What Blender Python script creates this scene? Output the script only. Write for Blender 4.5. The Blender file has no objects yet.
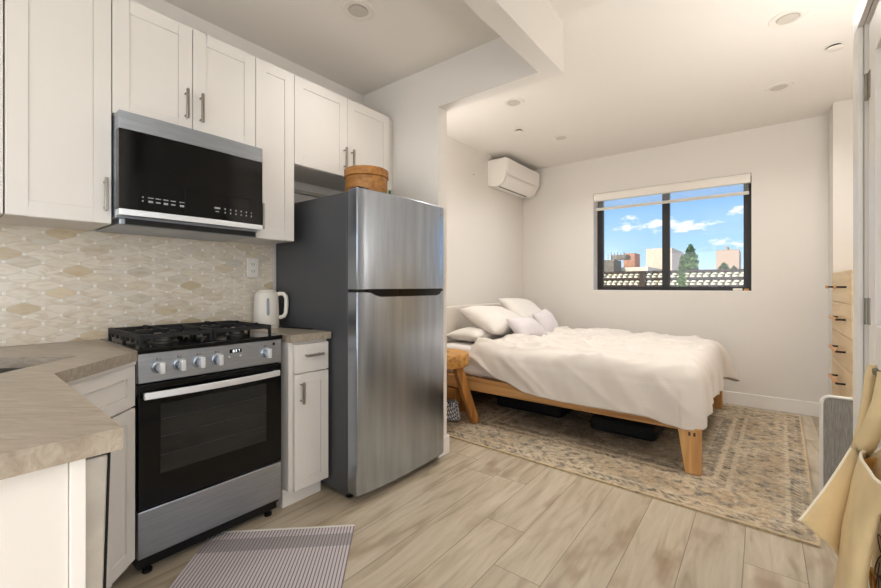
import bpy, bmesh, math, random
from mathutils import Vector, Matrix, noise, Euler
random.seed(7)
C = bpy.context.scene.collection
SC = bpy.context.scene
PI = math.pi

# ---------------------------------------------------------------- camera, world, lights, exposure
cam_d = bpy.data.cameras.new('camera'); cam = bpy.data.objects.new('camera', cam_d); C.objects.link(cam)
cam_d.sensor_fit = 'HORIZONTAL'; cam_d.sensor_width = 36.0; cam_d.lens = 36.0 * 409.8 / 881.0
cam_d.shift_y = -(294.0 - 286.0) / 881.0
cam_d.clip_start = 0.02
cam.location = (0, 0, 1.152); cam.rotation_euler = (PI / 2, 0, math.radians(38.116))
SC.camera = cam
SC.view_settings.view_transform = 'Standard'; SC.view_settings.look = 'None'
SC.view_settings.gamma = 1.0; SC.view_settings.use_curve_mapping = False
SC.view_settings.exposure = 0.20

def area(name, loc, rot, sx, sy, power, col):
    l = bpy.data.lights.new(name, 'AREA'); l.shape = 'RECTANGLE'; l.size = sx; l.size_y = sy
    l.energy = power; l.color = col
    o = bpy.data.objects.new(name, l); C.objects.link(o); o.location = loc; o.rotation_euler = rot
    return o
# daylight from the living area's windows behind and beside the camera
area('rear_window_daylight', (-0.75, -1.72, 1.25), (PI / 2 + math.radians(18), 0, 0), 2.4, 1.6, 25, (1.0, 0.99, 0.98))
area('side_window_daylight', (2.32, -0.35, 1.35), (PI / 2 + math.radians(12), 0, PI / 2), 2.2, 1.7, 31, (1.0, 0.99, 0.98))
# unseen uplights added to brighten the ceilings: living area, alcove and bedside nook
area('added_rear_uplight', (0.75, -0.75, 1.75), (PI, 0, 0), 0.6, 0.6, 30, (1.0, 0.987, 0.97))
area('added_alcove_uplight', (0.68, 2.46, 1.30), (PI, 0, 0), 0.5, 0.4, 17, (1.0, 0.987, 0.972))
area('added_nook_uplight', (-2.20, 2.44, 1.60), (PI, 0, 0), 0.3, 0.2, 6, (1.0, 0.987, 0.972))

def downlight_lamp(x, y, power):
    l = bpy.data.lights.new('downlight_lamp', 'SPOT'); l.energy = power; l.spot_size = math.radians(150)
    l.spot_blend = 1.0; l.shadow_soft_size = 0.10; l.color = (1.0, 0.983, 0.963)
    o = bpy.data.objects.new('downlight_lamp', l); C.objects.link(o); o.location = (x, y, 2.60)

world = bpy.data.worlds.new('sky'); SC.world = world; world.use_nodes = True
def build_world():
    nt = world.node_tree; N = nt.nodes; L = nt.links; N.clear()
    out = N.new('ShaderNodeOutputWorld'); bg = N.new('ShaderNodeBackground'); L.new(bg.outputs[0], out.inputs[0])
    tc = N.new('ShaderNodeTexCoord'); sp = N.new('ShaderNodeSeparateXYZ'); L.new(tc.outputs['Generated'], sp.inputs[0])
    def M(op, a, b=None, c=None):
        n = N.new('ShaderNodeMath'); n.operation = op
        for i, v in enumerate((a, b, c)):
            if v is None: continue
            if isinstance(v, (int, float)): n.inputs[i].default_value = v
            else: L.new(v, n.inputs[i])
        return n.outputs[0]
    ym = M('MAXIMUM', sp.outputs[1], 0.05)
    az = M('DIVIDE', sp.outputs[0], ym); el = M('DIVIDE', sp.outputs[2], ym)
    rp = N.new('ShaderNodeValToRGB'); L.new(M('MULTIPLY', sp.outputs[2], 2.2), rp.inputs[0])
    e = rp.color_ramp.elements
    e[0].position = 0.0; e[0].color = (0.70, 0.84, 0.97, 1)
    e[1].position = 1.0; e[1].color = (0.17, 0.36, 0.72, 1)
    x = e.new(0.16); x.color = (0.46, 0.70, 0.94, 1)
    x = e.new(0.42); x.color = (0.27, 0.52, 0.88, 1)
    cv = N.new('ShaderNodeCombineXYZ'); L.new(az, cv.inputs[0]); L.new(M('MULTIPLY', el, 2.0), cv.inputs[1])
    nz = N.new('ShaderNodeTexNoise'); nz.inputs['Scale'].default_value = 34; nz.inputs['Detail'].default_value = 6
    nz.inputs['Roughness'].default_value = 0.6; L.new(cv.outputs[0], nz.inputs['Vector'])
    tot = None
    for (ca, ce, wa, we, am) in ((-.243, .134, .040, .013, 1.0), (-.128, .127, .062, .017, 1.15), (-.180, .138, .03, .008, .8),
                                 (-.033, .152, .022, .010, .95), (-.062, .088, .035, .010, .8), (-.235, .158, .03, .007, .7),
                                 (-.01, .075, .04, .012, .8), (-.12, .075, .05, .006, .5)):
        dx = M('DIVIDE', M('SUBTRACT', az, ca), wa); dy = M('DIVIDE', M('SUBTRACT', el, ce), we)
        d = M('ADD', M('MULTIPLY', dx, dx), M('MULTIPLY', dy, dy))
        g = M('MULTIPLY', M('POWER', 2.718, M('MULTIPLY', d, -1.0)), am)
        tot = g if tot is None else M('ADD', tot, g)
    far = N.new('ShaderNodeTexNoise'); far.inputs['Scale'].default_value = 3.0; L.new(tc.outputs['Generated'], far.inputs['Vector'])
    m = M('ADD', M('MULTIPLY', tot, 0.85), M('MULTIPLY', M('SUBTRACT', nz.outputs[0], 0.52), 2.8))
    m = M('MULTIPLY', m, M('MINIMUM', M('MULTIPLY', tot, 4.0), 1.0))
    mr = N.new('ShaderNodeMapRange'); mr.interpolation_type = 'SMOOTHSTEP'
    L.new(m, mr.inputs[0]); mr.inputs[1].default_value = 0.34; mr.inputs[2].default_value = 0.95
    mx = N.new('ShaderNodeMix'); mx.data_type = 'RGBA'
    L.new(mr.outputs[0], mx.inputs[0]); L.new(rp.outputs[0], mx.inputs[6]); mx.inputs[7].default_value = (0.95, 0.97, 1.0, 1)
    L.new(mx.outputs[2], bg.inputs[0]); bg.inputs[1].default_value = 1.08
build_world()
sun_d = bpy.data.lights.new('sun', 'SUN'); sun_d.energy = 6.5; sun_d.angle = 0.009; sun_d.color = (1, .95, .86)
sun = bpy.data.objects.new('sun', sun_d); C.objects.link(sun)
sun.rotation_euler = Vector((0.35, 0.60, -0.95)).to_track_quat('-Z', 'Y').to_euler()

# ---------------------------------------------------------------- materials
MATS = {}
def new_mat(name):
    m = bpy.data.materials.new(name); m.use_nodes = True; MATS[name] = m
    return m, m.node_tree.nodes, m.node_tree.links, m.node_tree.nodes['Principled BSDF']
def lin(c):
    return tuple(((v / 255) / 12.92 if v / 255 <= .04045 else ((v / 255 + .055) / 1.055) ** 2.4) for v in c) + (1,)
def simple(name, rgb, rough=.5, metal=0, bump=0, bscale=40, var=0, vscale=6, stretch=None, spec=.5, sheen=0):
    m, N, L, B = new_mat(name)
    B.inputs['Base Color'].default_value = lin(rgb); B.inputs['Roughness'].default_value = rough; B.inputs['Metallic'].default_value = metal
    B.inputs['Specular IOR Level'].default_value = spec
    if sheen: B.inputs['Sheen Weight'].default_value = sheen
    tc = N.new('ShaderNodeTexCoord'); mp = N.new('ShaderNodeMapping'); L.new(tc.outputs['Object'], mp.inputs[0])
    if stretch: mp.inputs['Scale'].default_value = stretch
    if var:
        nz = N.new('ShaderNodeTexNoise'); nz.inputs['Scale'].default_value = vscale; nz.inputs['Detail'].default_value = 5
        L.new(mp.outputs[0], nz.inputs['Vector'])
        rp = N.new('ShaderNodeValToRGB'); L.new(nz.outputs[0], rp.inputs[0]); e = rp.color_ramp.elements
        e[0].position = .3; e[1].position = .7
        e[0].color = lin([max(0, c * (1 - var)) for c in rgb]); e[1].color = lin([min(255, c * (1 + var * .6)) for c in rgb])
        L.new(rp.outputs[0], B.inputs['Base Color'])
    if bump:
        nb = N.new('ShaderNodeTexNoise'); nb.inputs['Scale'].default_value = bscale; nb.inputs['Detail'].default_value = 4
        L.new(mp.outputs[0], nb.inputs['Vector'])
        bp = N.new('ShaderNodeBump'); bp.inputs['Strength'].default_value = bump; bp.inputs['Distance'].default_value = .01
        L.new(nb.outputs[0], bp.inputs['Height']); L.new(bp.outputs[0], B.inputs['Normal'])
    return m
simple('wall_paint', (225, 219, 211), .75, bump=.03, bscale=220)
simple('ceiling_paint', (228, 222, 214), .8, bump=.02, bscale=200)
simple('trim_white', (236, 231, 224), .4)
simple('cabinet_white', (227, 221, 213), .42)
simple('cabinet_inside', (190, 182, 170), .6)
simple('nickel', (165, 160, 152), .32, 1)
simple('steel', (168, 174, 182), .36, 1, var=.05, vscale=7, stretch=(1, 1, 14))
simple('fridge_steel', (176, 184, 195), .27, 1, var=.07, vscale=4, stretch=(1, 6, .5))
simple('bright_steel', (232, 235, 238), .42, .75)
simple('fridge_side', (78, 79, 82), .42, .2, bump=.05, bscale=400)
simple('black_gloss', (7, 7, 8), .10, spec=.28)
simple('black_plastic', (9, 9, 10), .42, spec=.35)
simple('dark_glass', (20, 20, 21), .06)
simple('oven_glass', (40, 40, 39), .08, spec=.35, var=.3, vscale=3, stretch=(1, .6, 5))
simple('cast_iron', (11, 11, 12), .6, bump=.3, bscale=300)
simple('burner_cap', (24, 24, 25), .45)
simple('burner_ring', (70, 69, 66), .4, .8)
simple('legend_white', (150, 150, 150), .5)
simple('legend_dark', (52, 52, 54), .5)
simple('kettle_cream', (233, 225, 211), .35)
simple('gauge_grey', (105, 108, 112), .15)
simple('outlet_white', (236, 230, 220), .35)
simple('slot_dark', (40, 36, 32), .6)
simple('ac_white', (238, 233, 226), .4)
simple('ac_shadow', (120, 114, 106), .6)
simple('light_trim', (226, 219, 209), .5)
simple('light_lens', (196, 189, 178), .55)
simple('linen_white', (240, 234, 228), .9, bump=.12, bscale=300, sheen=.2)
simple('duvet_linen', (222, 213, 203), .92, bump=.15, bscale=160, sheen=.2)
simple('pillow_white', (226, 219, 211), .9, bump=.1, bscale=260, sheen=.2)
simple('cushion_lilac', (216, 208, 208), .85, bump=.1, bscale=260, sheen=.3)
simple('headboard_linen', (216, 207, 195), .85, bump=.12, bscale=320)
simple('storage_black', (13, 13, 14), .8)
simple('grey_fabric', (152, 147, 140), .92, bump=.25, bscale=350, var=.14, vscale=90, stretch=(3, 3, .25))
simple('piping_white', (226, 222, 214), .7)
simple('tote_canvas', (224, 199, 152), .85, bump=.12, bscale=500, var=.06, vscale=8)
simple('tote_edge', (243, 233, 210), .85)
simple('tote_lining', (196, 140, 62), .8, var=.25, vscale=10)
simple('tote_print_bag', (214, 193, 150), .85, var=.06, vscale=8)
simple('ink_dark', (70, 62, 50), .8)
simple('ink_ochre', (165, 112, 22), .8)
simple('frame_black', (34, 30, 27), .42)
simple('blind_white', (238, 232, 222), .7)
simple('blind_bar', (214, 208, 198), .5)
simple('roof_tile_cream', (236, 222, 190), .8, var=.12, vscale=9)
simple('roof_timber', (70, 52, 38), .8, var=.2, vscale=8)
simple('stucco_pink', (226, 196, 170), .9, var=.06)
simple('stucco_tan', (190, 162, 138), .9, var=.08)
simple('stucco_cream', (226, 210, 184), .9, var=.08)
simple('roof_dark', (120, 110, 96), .9, var=.15)
simple('terracotta', (186, 136, 110), .9, var=.12)
simple('leaf_green', (98, 122, 44), .8, var=.35, vscale=9)
simple('leaf_dark', (70, 92, 38), .8, var=.35, vscale=9)
simple('trunk_brown', (86, 66, 46), .9)
simple('carton_white', (232, 228, 216), .6)
simple('carton_green', (20, 104, 62), .6)
simple('sink_steel', (150, 143, 132), .35, 1, var=.1, vscale=6)
simple('city_ground', (170, 158, 140), .95, var=.1, vscale=.5)
simple('dishwasher_door', (196, 189, 178), .4, .3, var=.08, vscale=14)
simple('hinge_metal', (150, 144, 132), .35, 1)
simple('display_glow', (235, 240, 240), .5)
MATS['display_glow'].node_tree.nodes['Principled BSDF'].inputs['Emission Color'].default_value = (.9, 1, 1, 1)
MATS['display_glow'].node_tree.nodes['Principled BSDF'].inputs['Emission Strength'].default_value = .8

def wood(name, c0, c1, c2, axis=0, scale=1.0, rough=.5):
    m, N, L, B = new_mat(name)
    tc = N.new('ShaderNodeTexCoord'); mp = N.new('ShaderNodeMapping'); L.new(tc.outputs['Object'], mp.inputs[0])
    s = [14.0, 14.0, 14.0]; s[axis] = 1.1; mp.inputs['Scale'].default_value = [v * scale for v in s]
    nz = N.new('ShaderNodeTexNoise'); nz.inputs['Scale'].default_value = 1.6; nz.inputs['Detail'].default_value = 6; nz.inputs['Distortion'].default_value = .7
    L.new(mp.outputs[0], nz.inputs['Vector'])
    rp = N.new('ShaderNodeValToRGB'); L.new(nz.outputs[0], rp.inputs[0]); e = rp.color_ramp.elements
    e[0].position = .28; e[0].color = lin(c0); e[1].position = .72; e[1].color = lin(c2); x = e.new(.5); x.color = lin(c1)
    L.new(rp.outputs[0], B.inputs['Base Color']); B.inputs['Roughness'].default_value = rough
    bp = N.new('ShaderNodeBump'); bp.inputs['Strength'].default_value = .12; bp.inputs['Distance'].default_value = .004
    L.new(nz.outputs[0], bp.inputs['Height']); L.new(bp.outputs[0], B.inputs['Normal'])
    return m
wood('bed_wood_x', (168, 116, 62), (201, 150, 90), (216, 170, 110), 0)
wood('bed_wood_y', (168, 116, 62), (201, 150, 90), (216, 170, 110), 1)
wood('bed_wood_z', (168, 116, 62), (203, 152, 92), (218, 172, 112), 2)
wood('stool_wood', (150, 96, 42), (196, 140, 68), (214, 162, 88), 0, 1.3, .45)
wood('stool_leg_wood', (110, 66, 28), (170, 112, 50), (196, 140, 70), 2, 1.3, .5)
wood('dresser_wood', (206, 174, 128), (222, 194, 150), (230, 205, 164), 1, .8, .5)
wood('handle_wood', (176, 118, 66), (206, 150, 96), (214, 164, 112), 1)
wood('round_box_wood', (132, 84, 34), (170, 114, 52), (188, 134, 68), 0, 1.6, .5)
wood('dark_board', (52, 36, 24), (78, 56, 38), (92, 68, 46), 0)
wood('light_wood', (190, 130, 70), (212, 158, 98), (222, 172, 112), 1)

def nodes_math(N, L):
    def M(op, a, b=None, c=None):
        n = N.new('ShaderNodeMath'); n.operation = op
        for i, v in enumerate((a, b, c)):
            if v is None: continue
            if isinstance(v, (int, float)): n.inputs[i].default_value = v
            else: L.new(v, n.inputs[i])
        return n.outputs[0]
    return M
def mixc(N, L, f, a, b, blend='MIX'):
    n = N.new('ShaderNodeMix'); n.data_type = 'RGBA'; n.blend_type = blend
    for i, v in ((0, f), (6, a), (7, b)):
        if isinstance(v, (int, float, tuple)): n.inputs[i].default_value = v
        else: L.new(v, n.inputs[i])
    return n.outputs[2]

def floor_mat():
    m, N, L, B = new_mat('floor_planks'); M = nodes_math(N, L)
    tc = N.new('ShaderNodeTexCoord'); sp = N.new('ShaderNodeSeparateXYZ'); L.new(tc.outputs['Object'], sp.inputs[0])
    W, LEN = .2030, 1.20
    cx = M('DIVIDE', M('ADD', sp.outputs[0], .467 + W * 40), W); row = M('FLOOR', cx); fx = M('SUBTRACT', cx, row)
    wn = N.new('ShaderNodeTexWhiteNoise'); wn.noise_dimensions = '1D'; L.new(row, wn.inputs['W'])
    cy = M('ADD', M('DIVIDE', M('ADD', sp.outputs[1], 20), LEN), wn.outputs[0]); col = M('FLOOR', cy); fy = M('SUBTRACT', cy, col)
    ex = M('MULTIPLY', M('MINIMUM', fx, M('SUBTRACT', 1.0, fx)), W); ey = M('MULTIPLY', M('MINIMUM', fy, M('SUBTRACT', 1.0, fy)), LEN)
    ed = M('MINIMUM', ex, ey)
    gr = N.new('ShaderNodeMapRange'); L.new(ed, gr.inputs[0]); gr.inputs[1].default_value = .0009; gr.inputs[2].default_value = .0021
    cid = N.new('ShaderNodeCombineXYZ'); L.new(row, cid.inputs[0]); L.new(col, cid.inputs[1])
    w2 = N.new('ShaderNodeTexWhiteNoise'); w2.noise_dimensions = '2D'; L.new(cid.outputs[0], w2.inputs['Vector'])
    off = N.new('ShaderNodeCombineXYZ'); L.new(M('MULTIPLY', w2.outputs[0], 37), off.inputs[2])
    add = N.new('ShaderNodeVectorMath'); add.operation = 'ADD'; L.new(tc.outputs['Object'], add.inputs[0]); L.new(off.outputs[0], add.inputs[1])
    mp = N.new('ShaderNodeMapping'); mp.inputs['Scale'].default_value = (11, 1.5, 1); L.new(add.outputs[0], mp.inputs[0])
    n1 = N.new('ShaderNodeTexNoise'); n1.inputs['Scale'].default_value = 1.5; n1.inputs['Detail'].default_value = 7; n1.inputs['Distortion'].default_value = .9; L.new(mp.outputs[0], n1.inputs['Vector'])
    mp2 = N.new('ShaderNodeMapping'); mp2.inputs['Scale'].default_value = (60, 4, 1); L.new(add.outputs[0], mp2.inputs[0])
    n2 = N.new('ShaderNodeTexNoise'); n2.inputs['Scale'].default_value = 1.5; n2.inputs['Detail'].default_value = 4; L.new(mp2.outputs[0], n2.inputs['Vector'])
    mp3 = N.new('ShaderNodeMapping'); mp3.inputs['Scale'].default_value = (5, 2.2, 1); L.new(add.outputs[0], mp3.inputs[0])
    n3 = N.new('ShaderNodeTexNoise'); n3.inputs['Scale'].default_value = 1.3; n3.inputs['Detail'].default_value = 3; L.new(mp3.outputs[0], n3.inputs['Vector'])
    rp = N.new('ShaderNodeValToRGB'); L.new(n1.outputs[0], rp.inputs[0]); e = rp.color_ramp.elements
    e[0].position = .28; e[0].color = lin((158, 142, 118)); e[1].position = .68; e[1].color = lin((199, 186, 164)); x = e.new(.47); x.color = lin((184, 170, 147))
    c = mixc(N, L, M('MULTIPLY', M('SUBTRACT', n2.outputs[0], .35), .38), rp.outputs[0], lin((150, 132, 108)))
    kn = N.new('ShaderNodeMapRange'); L.new(n3.outputs[0], kn.inputs[0]); kn.inputs[1].default_value = .56; kn.inputs[2].default_value = .74
    c = mixc(N, L, M('MULTIPLY', kn.outputs[0], .65), c, lin((140, 112, 82)))
    hs = N.new('ShaderNodeHueSaturation'); L.new(c, hs.inputs['Color']); L.new(M('ADD', .90, M('MULTIPLY', w2.outputs[0], .2)), hs.inputs['Value'])
    c = mixc(N, L, gr.outputs[0], lin((128, 114, 98)), hs.outputs[0])
    L.new(c, B.inputs['Base Color']); B.inputs['Roughness'].default_value = .42; B.inputs['Specular IOR Level'].default_value = .4
    bp = N.new('ShaderNodeBump'); bp.inputs['Strength'].default_value = .25; bp.inputs['Distance'].default_value = .002
    L.new(M('ADD', gr.outputs[0], M('MULTIPLY', n2.outputs[0], .3)), bp.inputs['Height']); L.new(bp.outputs[0], B.inputs['Normal'])
floor_mat()

def tile_mat():
    m, N, L, B = new_mat('backsplash_tile'); M = nodes_math(N, L)
    tc = N.new('ShaderNodeTexCoord'); sp = N.new('ShaderNodeSeparateXYZ'); L.new(tc.outputs['Object'], sp.inputs[0])
    X = M('DIVIDE', M('ADD', sp.outputs[1], 10.02), .117); Z = M('DIVIDE', M('ADD', sp.outputs[2], 10.0), .066)
    # bowed joints: each lozenge swells a little at its middle
    a = M('ADD', X, Z); b = M('SUBTRACT', X, Z)
    bow = M('MULTIPLY', M('SINE', M('MULTIPLY', b, 2 * PI)), 0.045); bow2 = M('MULTIPLY', M('SINE', M('MULTIPLY', a, 2 * PI)), 0.045)
    a = M('ADD', a, bow); b = M('ADD', b, bow2)
    ia = M('FLOOR', a); ib = M('FLOOR', b); fa = M('SUBTRACT', a, ia); fb = M('SUBTRACT', b, ib)
    ea = M('MINIMUM', fa, M('SUBTRACT', 1.0, fa)); eb = M('MINIMUM', fb, M('SUBTRACT', 1.0, fb))
    ed = M('MINIMUM', ea, eb)
    gr = N.new('ShaderNodeMapRange'); L.new(ed, gr.inputs[0]); gr.inputs[1].default_value = .012; gr.inputs[2].default_value = .035
    dot = M('LESS_THAN', M('ADD', ea, eb), .13)
    cid = N.new('ShaderNodeCombineXYZ'); L.new(ia, cid.inputs[0]); L.new(ib, cid.inputs[1])
    w = N.new('ShaderNodeTexWhiteNoise'); w.noise_dimensions = '2D'; L.new(cid.outputs[0], w.inputs['Vector'])
    rp = N.new('ShaderNodeValToRGB'); L.new(w.outputs[0], rp.inputs[0]); e = rp.color_ramp.elements; rp.color_ramp.interpolation = 'LINEAR'
    e[0].position = 0; e[0].color = lin((226, 216, 200)); e[1].position = 1; e[1].color = lin((196, 178, 148))
    for p, cc in ((.25, (222, 212, 195)), (.45, (216, 207, 192)), (.6, (225, 214, 197)), (.75, (214, 201, 178)), (.88, (206, 198, 184)), (.93, (215, 198, 168))):
        x = e.new(p); x.color = lin(cc)
    mp = N.new('ShaderNodeMapping'); mp.inputs['Scale'].default_value = (1, 10, 34)
    off = N.new('ShaderNodeVectorMath'); off.operation = 'ADD'; L.new(tc.outputs['Object'], off.inputs[0]); L.new(w.outputs[1], off.inputs[1]); L.new(off.outputs[0], mp.inputs[0])
    nz = N.new('ShaderNodeTexNoise'); nz.inputs['Scale'].default_value = 1.2; nz.inputs['Detail'].default_value = 5; nz.inputs['Distortion'].default_value = 1.2; L.new(mp.outputs[0], nz.inputs['Vector'])
    vr = N.new('ShaderNodeMapRange'); L.new(nz.outputs[0], vr.inputs[0]); vr.inputs[1].default_value = .45; vr.inputs[2].default_value = .8
    c = mixc(N, L, M('MULTIPLY', vr.outputs[0], .75), rp.outputs[0], lin((186, 160, 122)))
    c = mixc(N, L, gr.outputs[0], lin((206, 195, 178)), c)
    c = mixc(N, L, dot, c, lin((232, 226, 215)))
    L.new(c, B.inputs['Base Color']); B.inputs['Roughness'].default_value = .22
    bp = N.new('ShaderNodeBump'); bp.inputs['Strength'].default_value = .35; bp.inputs['Distance'].default_value = .002
    L.new(gr.outputs[0], bp.inputs['Height']); L.new(bp.outputs[0], B.inputs['Normal'])
tile_mat()

def stone_mat():
    m, N, L, B = new_mat('counter_stone'); M = nodes_math(N, L)
    tc = N.new('ShaderNodeTexCoord'); m0_ = N.new('ShaderNodeMapping'); m0_.inputs['Rotation'].default_value = (0, 0, -.62); L.new(tc.outputs['Object'], m0_.inputs[0])
    mp = N.new('ShaderNodeMapping'); mp.inputs['Scale'].default_value = (7, 42, 30); L.new(m0_.outputs[0], mp.inputs[0])
    n1 = N.new('ShaderNodeTexNoise'); n1.inputs['Scale'].default_value = 1.4; n1.inputs['Detail'].default_value = 7; n1.inputs['Distortion'].default_value = .8; n1.inputs['Roughness'].default_value = .65; L.new(mp.outputs[0], n1.inputs['Vector'])
    rp = N.new('ShaderNodeValToRGB'); L.new(n1.outputs[0], rp.inputs[0]); e = rp.color_ramp.elements
    e[0].position = .3; e[0].color = lin((142, 129, 113)); e[1].position = .72; e[1].color = lin((182, 171, 155)); x = e.new(.5); x.color = lin((162, 149, 132))
    L.new(rp.outputs[0], B.inputs['Base Color']); B.inputs['Roughness'].default_value = .28
stone_mat()

def rug_mat(W, D):
    m, N, L, B = new_mat('rug_pattern'); M = nodes_math(N, L)
    tc = N.new('ShaderNodeTexCoord'); sp = N.new('ShaderNodeSeparateXYZ'); L.new(tc.outputs['Object'], sp.inputs[0])
    x, y = sp.outputs[0], sp.outputs[1]
    dx = M('SUBTRACT', W / 2, M('ABSOLUTE', x)); dy = M('SUBTRACT', D / 2, M('ABSOLUTE', y)); d = M('MINIMUM', dx, dy)
    def noise_(sc, det=4, dist=0, stretch=(1, 1, 1)):
        mp = N.new('ShaderNodeMapping'); mp.inputs['Scale'].default_value = stretch; L.new(tc.outputs['Object'], mp.inputs[0])
        n = N.new('ShaderNodeTexNoise'); n.inputs['Scale'].default_value = sc; n.inputs['Detail'].default_value = det; n.inputs['Distortion'].default_value = dist
        L.new(mp.outputs[0], n.inputs['Vector']); return n.outputs[0]
    def rng(v, a, b):
        r = N.new('ShaderNodeMapRange'); L.new(v, r.inputs[0]); r.inputs[1].default_value = a; r.inputs[2].default_value = b; return r.outputs[0]
    def vor(sc):
        v = N.new('ShaderNodeTexVoronoi'); v.inputs['Scale'].default_value = sc; L.new(tc.outputs['Object'], v.inputs['Vector']); return v
    big = noise_(2.6, 4); fine = noise_(70, 2, 0, (1, .5, 1)); mid = noise_(17, 4, .6); v1 = vor(15); v2 = vor(33)
    cream = lin((206, 190, 164)); tan = lin((186, 164, 134)); grey = lin((138, 128, 116)); dark = lin((86, 76, 66)); blue = lin((128, 128, 124))
    base = mixc(N, L, rng(big, .4, .62), cream, tan)
    base = mixc(N, L, M('MULTIPLY', rng(mid, .5, .62), .7), base, blue)
    field = mixc(N, L, rng(big, .38, .6), lin((118, 107, 92)), lin((146, 135, 117)))
    field = mixc(N, L, M('MULTIPLY', rng(mid, .52, .64), .75), field, lin((86, 78, 68)))
    field = mixc(N, L, M('MULTIPLY', rng(noise_(9, 4, .4), .56, .68), .8), field, lin((186, 172, 148)))
    c = mixc(N, L, rng(d, .52, .60), base, field)
    # motif rows in the border
    rows = M('MULTIPLY', M('SINE', M('MULTIPLY', x, 62)), M('SINE', M('MULTIPLY', y, 62)))
    mot = M('MULTIPLY', rng(M('ADD', M('MULTIPLY', rows, .22), mid), .60, .74), M('LESS_THAN', d, .54))
    c = mixc(N, L, M('MULTIPLY', mot, .62), c, dark)
    ring = M('MULTIPLY', rng(v1.outputs['Distance'], .36, .44), M('GREATER_THAN', fine, .48))
    c = mixc(N, L, M('MULTIPLY', ring, .35), c, lin((118, 98, 76)))
    def band(a, b):
        return M('MULTIPLY', M('GREATER_THAN', d, a), M('LESS_THAN', d, b))
    tick = M('GREATER_THAN', M('SINE', M('MULTIPLY', M('ADD', x, y), 150)), .2)
    for a, b, colr, k in ((.02, .04, dark, .3), (.095, .115, cream, .6), (.35, .375, cream, .6), (.42, .445, lin((216, 198, 170)), .75), (.455, .515, lin((100, 94, 86)), .65)):
        c = mixc(N, L, M('MULTIPLY', M('MULTIPLY', band(a, b), k), rng(mid, .34, .5)), c, colr)
    for a, b in ((.05, .09), (.378, .415)):
        c = mixc(N, L, M('MULTIPLY', M('MULTIPLY', M('MULTIPLY', band(a, b), tick), rng(mid, .36, .52)), .65), c, dark)
    c = mixc(N, L, M('LESS_THAN', d, .012), c, lin((200, 178, 142)))
    # worn threads
    c = mixc(N, L, M('MULTIPLY', rng(noise_(5, 3), .42, .66), .22), c, lin((204, 190, 166)))
    c = mixc(N, L, M('MULTIPLY', rng(fine, .45, .65), .30), c, lin((206, 192, 170)))
    c = mixc(N, L, M('MULTIPLY', rng(noise_(48, 3, 0, (.6, 1.2, 1)), .52, .66), .45), c, lin((96, 84, 72)))
    L.new(c, B.inputs['Base Color']); B.inputs['Roughness'].default_value = .95; B.inputs['Specular IOR Level'].default_value = .1
    bp = N.new('ShaderNodeBump'); bp.inputs['Strength'].default_value = .3; bp.inputs['Distance'].default_value = .004; L.new(fine, bp.inputs['Height']); L.new(bp.outputs[0], B.inputs['Normal'])
def mat_stripes():
    m, N, L, B = new_mat('mat_stripes'); M = nodes_math(N, L)
    tc = N.new('ShaderNodeTexCoord'); sp = N.new('ShaderNodeSeparateXYZ'); L.new(tc.outputs['Object'], sp.inputs[0])
    f = M('FRACT', M('MULTIPLY', sp.outputs[0], 1 / .0145))
    st = M('GREATER_THAN', f, .66)
    c = mixc(N, L, st, lin((214, 205, 206)), lin((128, 118, 118)))
    band = M('MULTIPLY', M('GREATER_THAN', sp.outputs[1], -.145), M('LESS_THAN', sp.outputs[1], -.055))
    c = mixc(N, L, M('MULTIPLY', band, .55), c, lin((120, 114, 116)))
    nz = N.new('ShaderNodeTexNoise'); nz.inputs['Scale'].default_value = 120; L.new(tc.outputs['Object'], nz.inputs['Vector'])
    c = mixc(N, L, M('MULTIPLY', nz.outputs[0], .25), c, lin((150, 140, 138)))
    L.new(c, B.inputs['Base Color']); B.inputs['Roughness'].default_value = .95
    bp = N.new('ShaderNodeBump'); bp.inputs['Strength'].default_value = .4; bp.inputs['Distance'].default_value = .003; L.new(f, bp.inputs['Height']); L.new(bp.outputs[0], B.inputs['Normal'])
mat_stripes()
def navy_mat():
    m, N, L, B = new_mat('navy_weave'); M = nodes_math(N, L)
    tc = N.new('ShaderNodeTexCoord'); mp = N.new('ShaderNodeMapping'); mp.inputs['Rotation'].default_value = (.5, .3, .6); L.new(tc.outputs['Object'], mp.inputs[0])
    br = N.new('ShaderNodeTexBrick'); br.inputs['Scale'].default_value = 34; br.inputs['Color1'].default_value = lin((222, 220, 218)); br.inputs['Color2'].default_value = lin((205, 204, 206))
    br.inputs['Mortar'].default_value = lin((34, 38, 66)); br.inputs['Mortar Size'].default_value = .09; br.inputs['Brick Width'].default_value = .75; br.inputs['Row Height'].default_value = .38; L.new(mp.outputs[0], br.inputs['Vector'])
    L.new(br.outputs[0], B.inputs['Base Color']); B.inputs['Roughness'].default_value = .9
navy_mat()
def glass_mat(name, tint, alpha_mix):
    m, N, L, B = new_mat(name); N.remove(B); out = N['Material Output']
    t = N.new('ShaderNodeBsdfTransparent'); t.inputs[0].default_value = tint
    g = N.new('ShaderNodeBsdfGlossy'); g.inputs['Roughness'].default_value = .02
    x = N.new('ShaderNodeMixShader'); x.inputs[0].default_value = alpha_mix
    L.new(t.outputs[0], x.inputs[1]); L.new(g.outputs[0], x.inputs[2]); L.new(x.outputs[0], out.inputs[0])
glass_mat('window_glass', (.98, .99, 1, 1), .03)
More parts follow.
